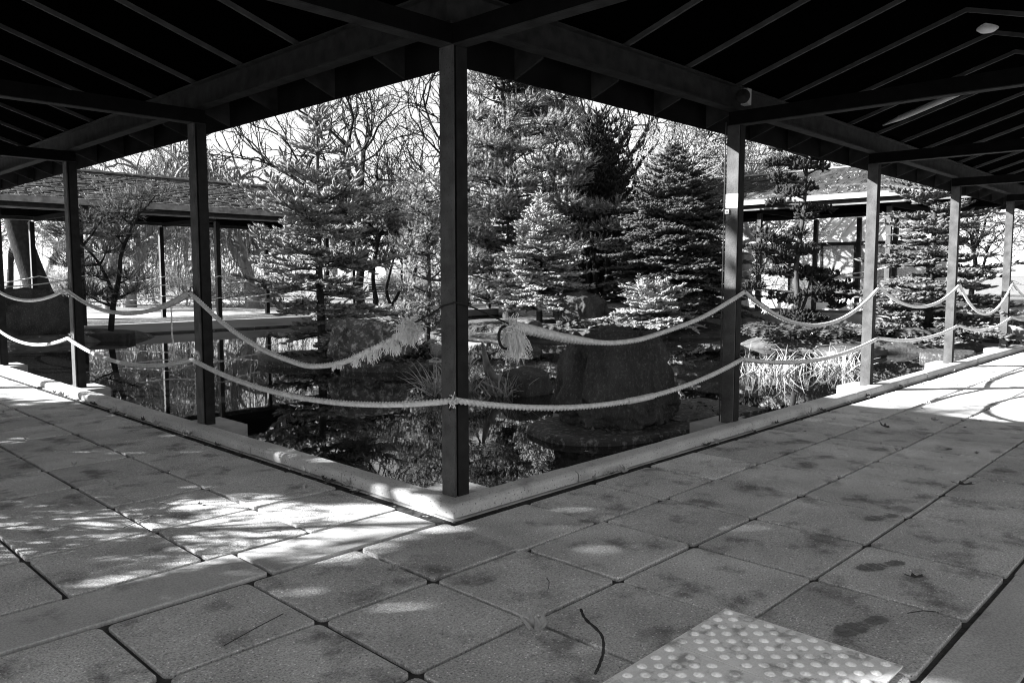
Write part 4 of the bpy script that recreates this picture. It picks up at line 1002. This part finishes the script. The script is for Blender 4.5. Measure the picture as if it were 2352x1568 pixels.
make_conifer('shade_conifer', 'unseen high-crowned conifer with bare lower trunk, added outside the gallery to cut the sunlight', (-7.4, 6.05, 0), 9.0, .75, lambda z: max(.25, (1 - z ** 3)), 20, 8, .20, .085, SH_FAR, 'dark_conifer', seed=71, t0=.472, dens=.8, side=.55, gaps=0, droop=.05, rise=.3)  # unseen tree added, crown height set to stop the lit band on the paving
put_bare('s', 'unseen twiggy leafless shrub tree added outside the strip-side gallery to thin the sun', (-5.4, 4.9, 0), .7, 1.55)  # unseen shrubs added so their twigs weaken the sun on the paving
put_bare('s', 'unseen bushy leafless shrub tree added to thin the sun, close to the columnar conifers', (-6.1, 5.7, 0), 2.7, 1.6)
put_bare('s', 'unseen spreading leafless shrub tree added to thin the sun, nearest to the outer posts', (-4.9, 4.1, 0), 4.4, 1.35)
# ------------------------------------------------------------------ water plants, ferns
def blades(n, c, r, h, wd, seed, lean=.5, droop=.6, zb=WATER):
    r_ = np.random.default_rng(seed); V = []; F = []
    for k in range(n):
        a = r_.uniform(0, 6.283); rr = r * math.sqrt(r_.random()); p = np.array([c[0] + rr * math.cos(a) , c[1] + rr * math.sin(a) * .7, zb]); hh = h * r_.uniform(.4, 1.1)
        d = np.array([r_.normal(0, lean), r_.normal(0, lean), 1.]); d /= np.linalg.norm(d); s_ = np.cross(d, r_.normal(0, 1, 3)); s_ /= np.linalg.norm(s_); n0 = len(V); dr = droop * r_.random()
        for i in range(5):
            t = i / 4; w_ = wd * (1 - t ** 2 * .85); V += [p - s_ * w_, p + s_ * w_]
            p = p + d * hh / 4; d = d + np.array([d[0] * dr, d[1] * dr, -dr * .55]) * t * 1.6; d /= np.linalg.norm(d)
        for i in range(4): F.append((n0 + 2 * i, n0 + 2 * i + 1, n0 + 2 * i + 3, n0 + 2 * i + 2))
    return np.array(V), np.array(F)
def reed_clump(label, c, n, r, h, wd, seed, m2=True, name='reed_clump'):
    g = thing(name, label, 'reeds', (c[0], c[1], WATER))
    V, F = blades(n, (0, 0), r, h, wd, seed, lean=.75, droop=1.0, zb=0); link('dry_blades', mesh_np('dry_blades', V, F, 'reed'), g)
    if m2: V, F = blades(int(n * .8), (0, 0), r * .9, h * .6, wd, seed + 1, lean=.8, zb=0); link('green_blades', mesh_np('green_blades', V, F, 'reed_green'), g)
    V, F = blades(n // 8, (0, 0), r * .8, h * .7, wd * 1.6, seed + 2, lean=.12, droop=.02, zb=0); link('cut_stems', mesh_np('cut_stems', V, F, 'reed'), g)
    return g
reed_clump('broad clump of sunlit dry reeds beyond the tap-sign post', (7.7, 1.75), 120, .60, .44, .0055, 3, True)
reed_clump('dry reeds leaning over the water next to the broad reed clump', (8.75, 1.25), 100, .55, .42, .0055, 5, True)
reed_clump('mixed reeds growing round the driftwood and small black rock', (3.62, 3.05), 220, .36, .36, .006, 7)
reed_clump('thin pale reeds standing just behind the corner post', (3.15, 3.6), 140, .35, .48, .006, 9)
reed_clump('small dry reed tuft hanging by the flat pale stone', (4.55, 5.2), 80, .28, .34, .006, 11)
reed_clump('reeds beside the sitting duck', (5.0, 5.6), 90, .3, .4, .006, 13)
def fern_clump(label, c, n, L_, seed, m='fern'):
    r_ = np.random.default_rng(seed); V = []; F = []
    for k in range(n):
        a = r_.uniform(0, 6.283); p = np.array([r_.normal(0, .12), r_.normal(0, .12), 0.]); d = np.array([math.cos(a) * .6, math.sin(a) * .6, .9]); d /= np.linalg.norm(d); s_ = np.array([-math.sin(a), math.cos(a), 0]); LL = L_ * r_.uniform(.7, 1.15); seg = 11
        for i in range(seg):
            t = i / seg; w_ = LL * .16 * math.sin(math.pi * min(1, .12 + t * .9)); q = p + d * LL / seg
            for sg in (-1, 1):
                n0 = len(V); V += [p, p + d * LL / seg * .72, p + s_ * sg * w_ + d * .03]; F.append((n0, n0 + 1, n0 + 2))
            p = q; d = d + np.array([0, 0, -.17 - .05 * r_.random()]); d /= np.linalg.norm(d)
    o = link('fern', mesh_np('fern', np.array(V), np.array(F), m), None, c); return tag(o, label, 'fern', 'ferns under the cypress')
r_ = np.random.default_rng(17)
for k in range(24):
    l = r_.uniform(-1.6, 1.7); d = r_.uniform(-1.2, -.1); p = np.array([12.6, 3.0, 0]) + rv * l + fv * d
    fern_clump('arching green fern on the island bank under the cypress', (p[0], p[1], .16), 20, .62, 100 + k)
for k in range(10):
    l = r_.uniform(-2.6, -.6); d = r_.uniform(-2.6, -1.9); p = np.array([12.4, 9.0, 0]) + rv * l + fv * d
    tag(fern_clump('x', (p[0], p[1], .08), 16, .5, 140 + k), 'low fern on the shore in front of the ivy pine', group='ferns on the pine shore')
# ivy ground cover on the slab by the speckled boulder
def leaf_heap(label, c, n, r, sz, seed, m, name='ground_cover', zr_=.05):
    q = np.random.default_rng(seed); a = q.uniform(0, 6.283, n); rr = r * np.sqrt(q.random(n)); P = np.stack([rr * np.cos(a), rr * np.sin(a) * .7, q.random(n) * zr_], 1)
    T = np.array([(0, 0, 0), (.35, .5, .12), (1, 0, -.05), (.35, -.5, .1), (.5, 0, 0)]); TF = np.array([(0, 4, 1), (1, 4, 2), (2, 4, 3), (3, 4, 0)])
    D = q.normal(0, 1, (n, 3)); D[:, 2] *= .35; V, F = instance(T, TF, P, D, np.tile([[.1, .1, 1.]], (n, 1)) + q.normal(0, .35, (n, 3)), sz * q.uniform(.6, 1.3, n), sz * q.uniform(.5, 1, n))
    return tag(link(name, mesh_np(name, V, F, m), None, c), label, kind='stuff')
leaf_heap('ivy', (4.7, 5.95, .05), 260, .32, .09, 3, 'ivy', 'ivy_patch', .2)
leaf_heap('litter', (4.35, 5.85, .055), 220, .6, .07, 4, 'leaf_dark', 'leaf_litter')
leaf_heap('litter', (3.95, 7.5, .055), 260, .8, .08, 5, 'leaf_dark', 'leaf_litter')
leaf_heap('litter', (2.55, .68, .026), 160, .50, .045, 6, 'leaf_dark', 'leaf_litter', .02)
leaf_heap('litter', (3.7, .6, .026), 140, .45, .045, 8, 'leaf_dark', 'leaf_litter', .02)
leaf_heap('litter', (11.5, 7.2, .24), 900, 1.7, .12, 7, 'leaf_dark', 'leaf_litter', .12)
leaf_heap('litter', (11.7, 3.2, .2), 700, 1.3, .12, 9, 'ivy', 'ivy_patch', .2)
# driftwood
g = thing('driftwood', 'weathered hooked piece of driftwood among the reeds', 'driftwood', (3.35, 3.2, -.05))
bb = MB(); C = catmull([(-.03, .03, .60), (-.01, .01, .46), (.02, -.01, .30), (.08, -.06, .19), (.20, -.17, .15), (.33, -.28, .14)], 7); bb.tube(C, np.r_[np.linspace(.012, .050, 15), np.linspace(.062, .02, len(C) - 15)], 9); bb.obj('hooked_limb', 'driftwood', g, smooth=True)
bb = MB(); bb.tube(catmull([(.10, -.08, .16), (.14, -.12, .02), (.16, -.14, -.15)], 5), np.linspace(.035, .03, 11), 8); bb.obj('stump', 'driftwood', g, smooth=True)
# duck resting on the bank
g = thing('duck', 'small mottled duck resting beside the reeds behind the corner post', 'duck', (4.62, 5.45, .10), rz=R(120))
import bmesh
def blob(bm, c, r, sc_):
    ret = bmesh.ops.create_icosphere(bm, subdivisions=3, radius=r)
    for v in ret['verts']: v.co = Vector((v.co.x * sc_[0] + c[0], v.co.y * sc_[1] + c[1], v.co.z * sc_[2] + c[2]))
bm = bmesh.new(); blob(bm, (0, 0, .10), .1, (1.7, 1, .95)); 
for v in bm.verts:
    t = v.co.x
    if t < -.05: v.co.z += (-.05 - t) * .35; v.co.y *= 1 - min(.8, (-.05 - t) * 5)
    if t > .06 and v.co.z > .1: v.co.z += (t - .06) * 1.1
me = bpy.data.meshes.new('body'); bm.to_mesh(me); bm.free(); me.materials.append(MATS['duck']); me.polygons.foreach_set('use_smooth', np.ones(len(me.polygons), bool)); link('body', me, g)
bm = bmesh.new(); blob(bm, (.15, 0, .25), .045, (1.15, .95, 1)); blob(bm, (.14, 0, .20), .04, (.9, .9, 1.4)); me = bpy.data.meshes.new('head'); bm.to_mesh(me); bm.free(); me.materials.append(MATS['duck']); hd = link('head', me, g)
MB().add([(.19, -.02, .25), (.19, .02, .25), (.255, .015, .235), (.255, -.015, .235), (.19, 0, .225), (.25, 0, .228)], [(0, 1, 2, 3), (0, 3, 5, 4), (1, 4, 5, 2), (3, 2, 5)]).obj('bill', 'plastic', hd)

# ------------------------------------------------------------------ bench, glass house
g = thing('park_bench', 'slatted park bench on the far lawn behind the gallery', 'bench', (19.35, 26.2, 0), rz=R(-28))
for k in range(4): MB().box(-.85, .85, .18 + .03 * k, .21 + .03 * k, .50 + .105 * k, .585 + .105 * k).obj('back_slat', 'bark', g)
for k in range(4): MB().box(-.85, .85, -.28 + .115 * k, -.18 + .115 * k, .42, .45).obj('seat_slat', 'bark', g)
for x in (-.65, .65):
    MB().box(x - .03, x + .03, -.24, -.19, 0, .42).obj('leg', 'steel_dark', g); MB().box(x - .03, x + .03, .12, .17, 0, .42).obj('leg', 'steel_dark', g)
    MB().prism((x, .16, .40), (x, .30, .92), .05, .05).obj('back_support', 'steel_dark', g)
g = thing('glass_house', 'glazed house with pale standing-seam metal roof beyond the gallery', 'building', (26.6, 9.0, 0))
y0, y1 = -3.75, 3.75; ez = 2.62
bb = MB(); P = [(-.35, y0 - .3, ez), (-.35, y1 + .3, ez), (4.0, y1 + .3, ez + 2.4), (4.0, y0 - .3, ez + 2.4)]; P += [(a, b_, c + .06) for a, b_, c in P]
bb.add(P, [(3, 2, 1, 0), (4, 5, 6, 7), (0, 1, 5, 4), (1, 2, 6, 5), (2, 3, 7, 6), (3, 0, 4, 7)]); rf = bb.obj('roof', 'metal_roof', g)
for k in range(18):
    y = y0 - .2 + .45 * k; MB().prism((-.36, y, ez + .062), (3.98, y, ez + 2.46), .035, .06).obj('roof_seam', 'metal_roof', rf)
MB().box(-.42, -.34, y0 - .3, y1 + .3, ez - .10, ez + .07).obj('gutter', 'white_paint', g)
MB().box(-.06, .06, y0, y1, ez - .22, ez - .02).obj('head_beam', 'steel_dark', g)
MB().box(-.08, .06, y0, y1, -.02, .58).obj('plinth_wall', 'metal_roof', g)
MB().box(1.9, 2.0, y0, y1, 0, 3.2).obj('rear_wall', 'interior', g)
MB().box(.1, 1.88, y0, y1, .0, .04).obj('inner_floor', 'gravel', g)
ys = [y0 + .04 + 1.237 * k for k in range(7)]
for y in ys: MB().box(-.045, .045, y - .04, y + .04, .585, ez - .22).obj('mullion', 'steel_dark', g)
for a, b_ in zip(ys[:-1], ys[1:]):
    wn = MB().box(-.006, .006, a + .04, b_ - .04, .585, ez - .222).obj('window_pane', 'glass', g)
for y in (-1.2, -.6): MB().box(1.82, 1.88, y - .03, y + .03, .04, 2.6).obj('inner_frame', 'steel_dark', g)
MB().box(1.82, 1.88, -1.17, -.63, 1.95, 2.0).obj('inner_frame', 'steel_dark', g)
for k, y in enumerate((1.0, 1.45, 2.2)):
    p = MB(); p.lathe([(.10, 0), (.16, .26), (.17, .26), (.17, .30), (.14, .30)], k=14); p.obj('flower_pot', 'white_paint', None, (27.05, 9.0 + y, .585)); 
    o = bpy.context.scene.objects[-1] if False else None
for o in [o for o in bpy.data.objects if o.name.startswith('flower_pot')]:
    tag(o, 'pale plant pot on the ledge inside the glass house', 'plant pot', 'pots inside the glass house')
MB().box(.2, .7, -3.6, 3.6, .40, .58).obj('ledge', 'white_paint', g)

# ------------------------------------------------------------------ leaves, twigs, wet prints on the paving
def leaf_mesh(seed, curl):
    q = random.Random(seed); b_ = MB(); n = 14; V = [(0, 0, 0)]
    for i in range(n):
        a = 2 * math.pi * i / n; rr = (.028 + .014 * (i % 2)) * q.uniform(.7, 1.2) * (1.25 if i in (0, 1, n - 1) else 1)
        x, y = rr * math.cos(a) * 1.25, rr * math.sin(a) * .85; V.append((x, y, curl * (y * y * 26 + x * x * 8) + q.uniform(0, .004)))
    b_.add(V, [(0, i + 1, (i + 1) % n + 1) for i in range(n)]); return b_
LM = [leaf_mesh(i, c).mesh('fallen_leaf', 'leaf_dry' if i % 3 else 'leaf_dark') for i, c in enumerate((.4, .9, 1.3, .7, 1.6, .5))]
def leaf(x, y, s_=1.0, k=None, tilt=.25, label='dry curled leaf lying on the paving slabs', group='fallen leaves on the paving', z=.004):
    o = link('fallen_leaf', LM[random.randrange(6) if k is None else k], None, (x, y, z)); o.scale = (s_,) * 3
    o.rotation_euler = (random.uniform(-tilt, tilt), random.uniform(-tilt, tilt), random.uniform(0, 6.28)); return tag(o, label, 'leaf', group)
leaf(-.884, -.554, .85, 1, label='single pale curled leaf on the slab joint near the kerb corner', group=None)
leaf(-.876, -1.431, 1.1, 4, label='pale crumpled leaf at the slab crossing beside the bent twig', group=None)
o = leaf(1.767, -.609, .9, 4, label='leaf standing on edge like a small tent on the tap-sign walkway', group=None); o.rotation_euler = (1.1, .2, .5); o.location.z = .028
o = leaf(2.459, -2.014, 1.3, 0, label='black crumpled leaf wedged in the slab joint of tap-sign walkway', group=None); o.location.z = .02
for x, y in ((1.031, -1.731), (.668, -2.281), (4.587, -.871), (4.187, -.956), (4.789, -1.182), (4.223, -.496), (5.757, -.851), (-1.223, 2.624), (-.555, 1.73), (-1.248, 1.886), (-.431, .921)):
    leaf(x, y, random.uniform(.6, 1.0))
for k in range(46):
    t = random.random()
    if k % 2: leaf(.5 + 8.5 * t, -.23 + random.gauss(0, .025), random.uniform(.45, .95), label='small leaf caught in the gutter along the tap-sign walkway kerb', group='leaves in the right gutter', tilt=.6, z=.006)
    else: leaf(-.23 + random.gauss(0, .02), .6 + 6 * t, random.uniform(.45, .95), label='small leaf caught in the gutter along the strip-side kerb', group='leaves in the left gutter', tilt=.6, z=.006)
for k in range(46):
    leaf(random.uniform(2.2, 8.5), random.uniform(-2.5, -.3), random.uniform(.2, .6))
for k in range(16): leaf(random.uniform(-2.3, -.3), random.uniform(.3, 6), random.uniform(.2, .5))
for k in range(26):
    x, y = random.uniform(.4, 6), random.uniform(.3, 3.5)
    if (x - 2.8) ** 2 + (y - .9) ** 2 > 1.1: leaf(x, y, random.uniform(.4, .8), tilt=.03, label='small leaf floating on the dark pond water', group='leaves floating on the pond', z=WATER + .004)
tw = catmull([(-.63, -1.44, .012), (-.70, -1.52, .02), (-.76, -1.64, .02), (-.85, -1.72, .018), (-.93, -1.765, .012), (-.985, -1.79, .010)], 6)
bb = MB(); bb.tube([Vector(p) - Vector(tw[0]) for p in tw], .0055 * (1 + .25 * np.sin(np.arange(len(tw)) * 2.1)), 6); tag(bb.obj('twig', 'bark', None, tuple(tw[0])), 'bent dark twig lying across the slab joint by the tactile plates', 'twig')
tw = catmull([(-.72, -1.86, .008), (-.62, -1.77, .012), (-.55, -1.72, .009)], 5)
for i, (x, y, a, l) in enumerate(((-1.5, .95, .5, .22), (-1.75, -.7, .3, .3), (-.95, .3, 2.4, .08), (.25, -2.38, -.7, .12), (-.55, -1.2, .8, .12))):
    bb = MB(); bb.tube([(0, 0, 0), (l * .5 * math.cos(a) + .01, l * .5 * math.sin(a), .004), (l * math.cos(a), l * math.sin(a), 0)], .0018, 5); tag(bb.obj('twig', 'bark', None, (x, y, .006)), 'short thin twig lying flat on the paving', 'twig', 'short twigs on the paving')
def footprint(label, x, y, rz, s_, seed, group=None):
    b_ = MB(); q = random.Random(seed); L_ = .28; n = 30
    for k in range(n):
        t = (k + .5) / n
        if .36 < t < .44 or q.random() < .10: continue
        w_ = (.034 + .004 * math.sin(t * 20)) * math.sqrt(max(0, 1 - ((t - .2) / .21) ** 2)) if t < .4 else .05 * math.sqrt(max(0, 1 - ((t - .71) / .30) ** 2))
        if w_ < .006: continue
        a = -w_ * q.uniform(.75, 1.05); e = w_ * q.uniform(.75, 1.05); yy = (t - .5) * L_; h = L_ / n * q.uniform(.42, .62); m_ = (a + e) / 2 + q.uniform(-.01, .01)
        for u, v in ((a, m_ - .002), (m_ + .002, e)):
            b_.add([(u, yy - h + q.uniform(-.002, .002), 0), (v, yy - h + .003, 0), (v + q.uniform(-.003, .003), yy + h + .003, 0), (u, yy + h, 0)], [(0, 1, 2, 3)])
    o = b_.obj('wet_footprint', 'wet', None, (x, y, .0045)); o.rotation_euler = (0, 0, rz); o.scale = (s_,) * 3; return tag(o, label, 'footprint', group)
footprint('dark wet shoe print beside the tactile plates', .02, -2.29, R(75), 1.0, 0)
footprint('dark wet shoe print across a slab joint further along the tap-sign walkway', .72, -2.12, R(65), .95, 0)
footprint('faint wet shoe print far along the tap-sign walkway', 1.48, -1.86, R(65), .8, 0)

print('TRIS foliage', make_conifer.n)
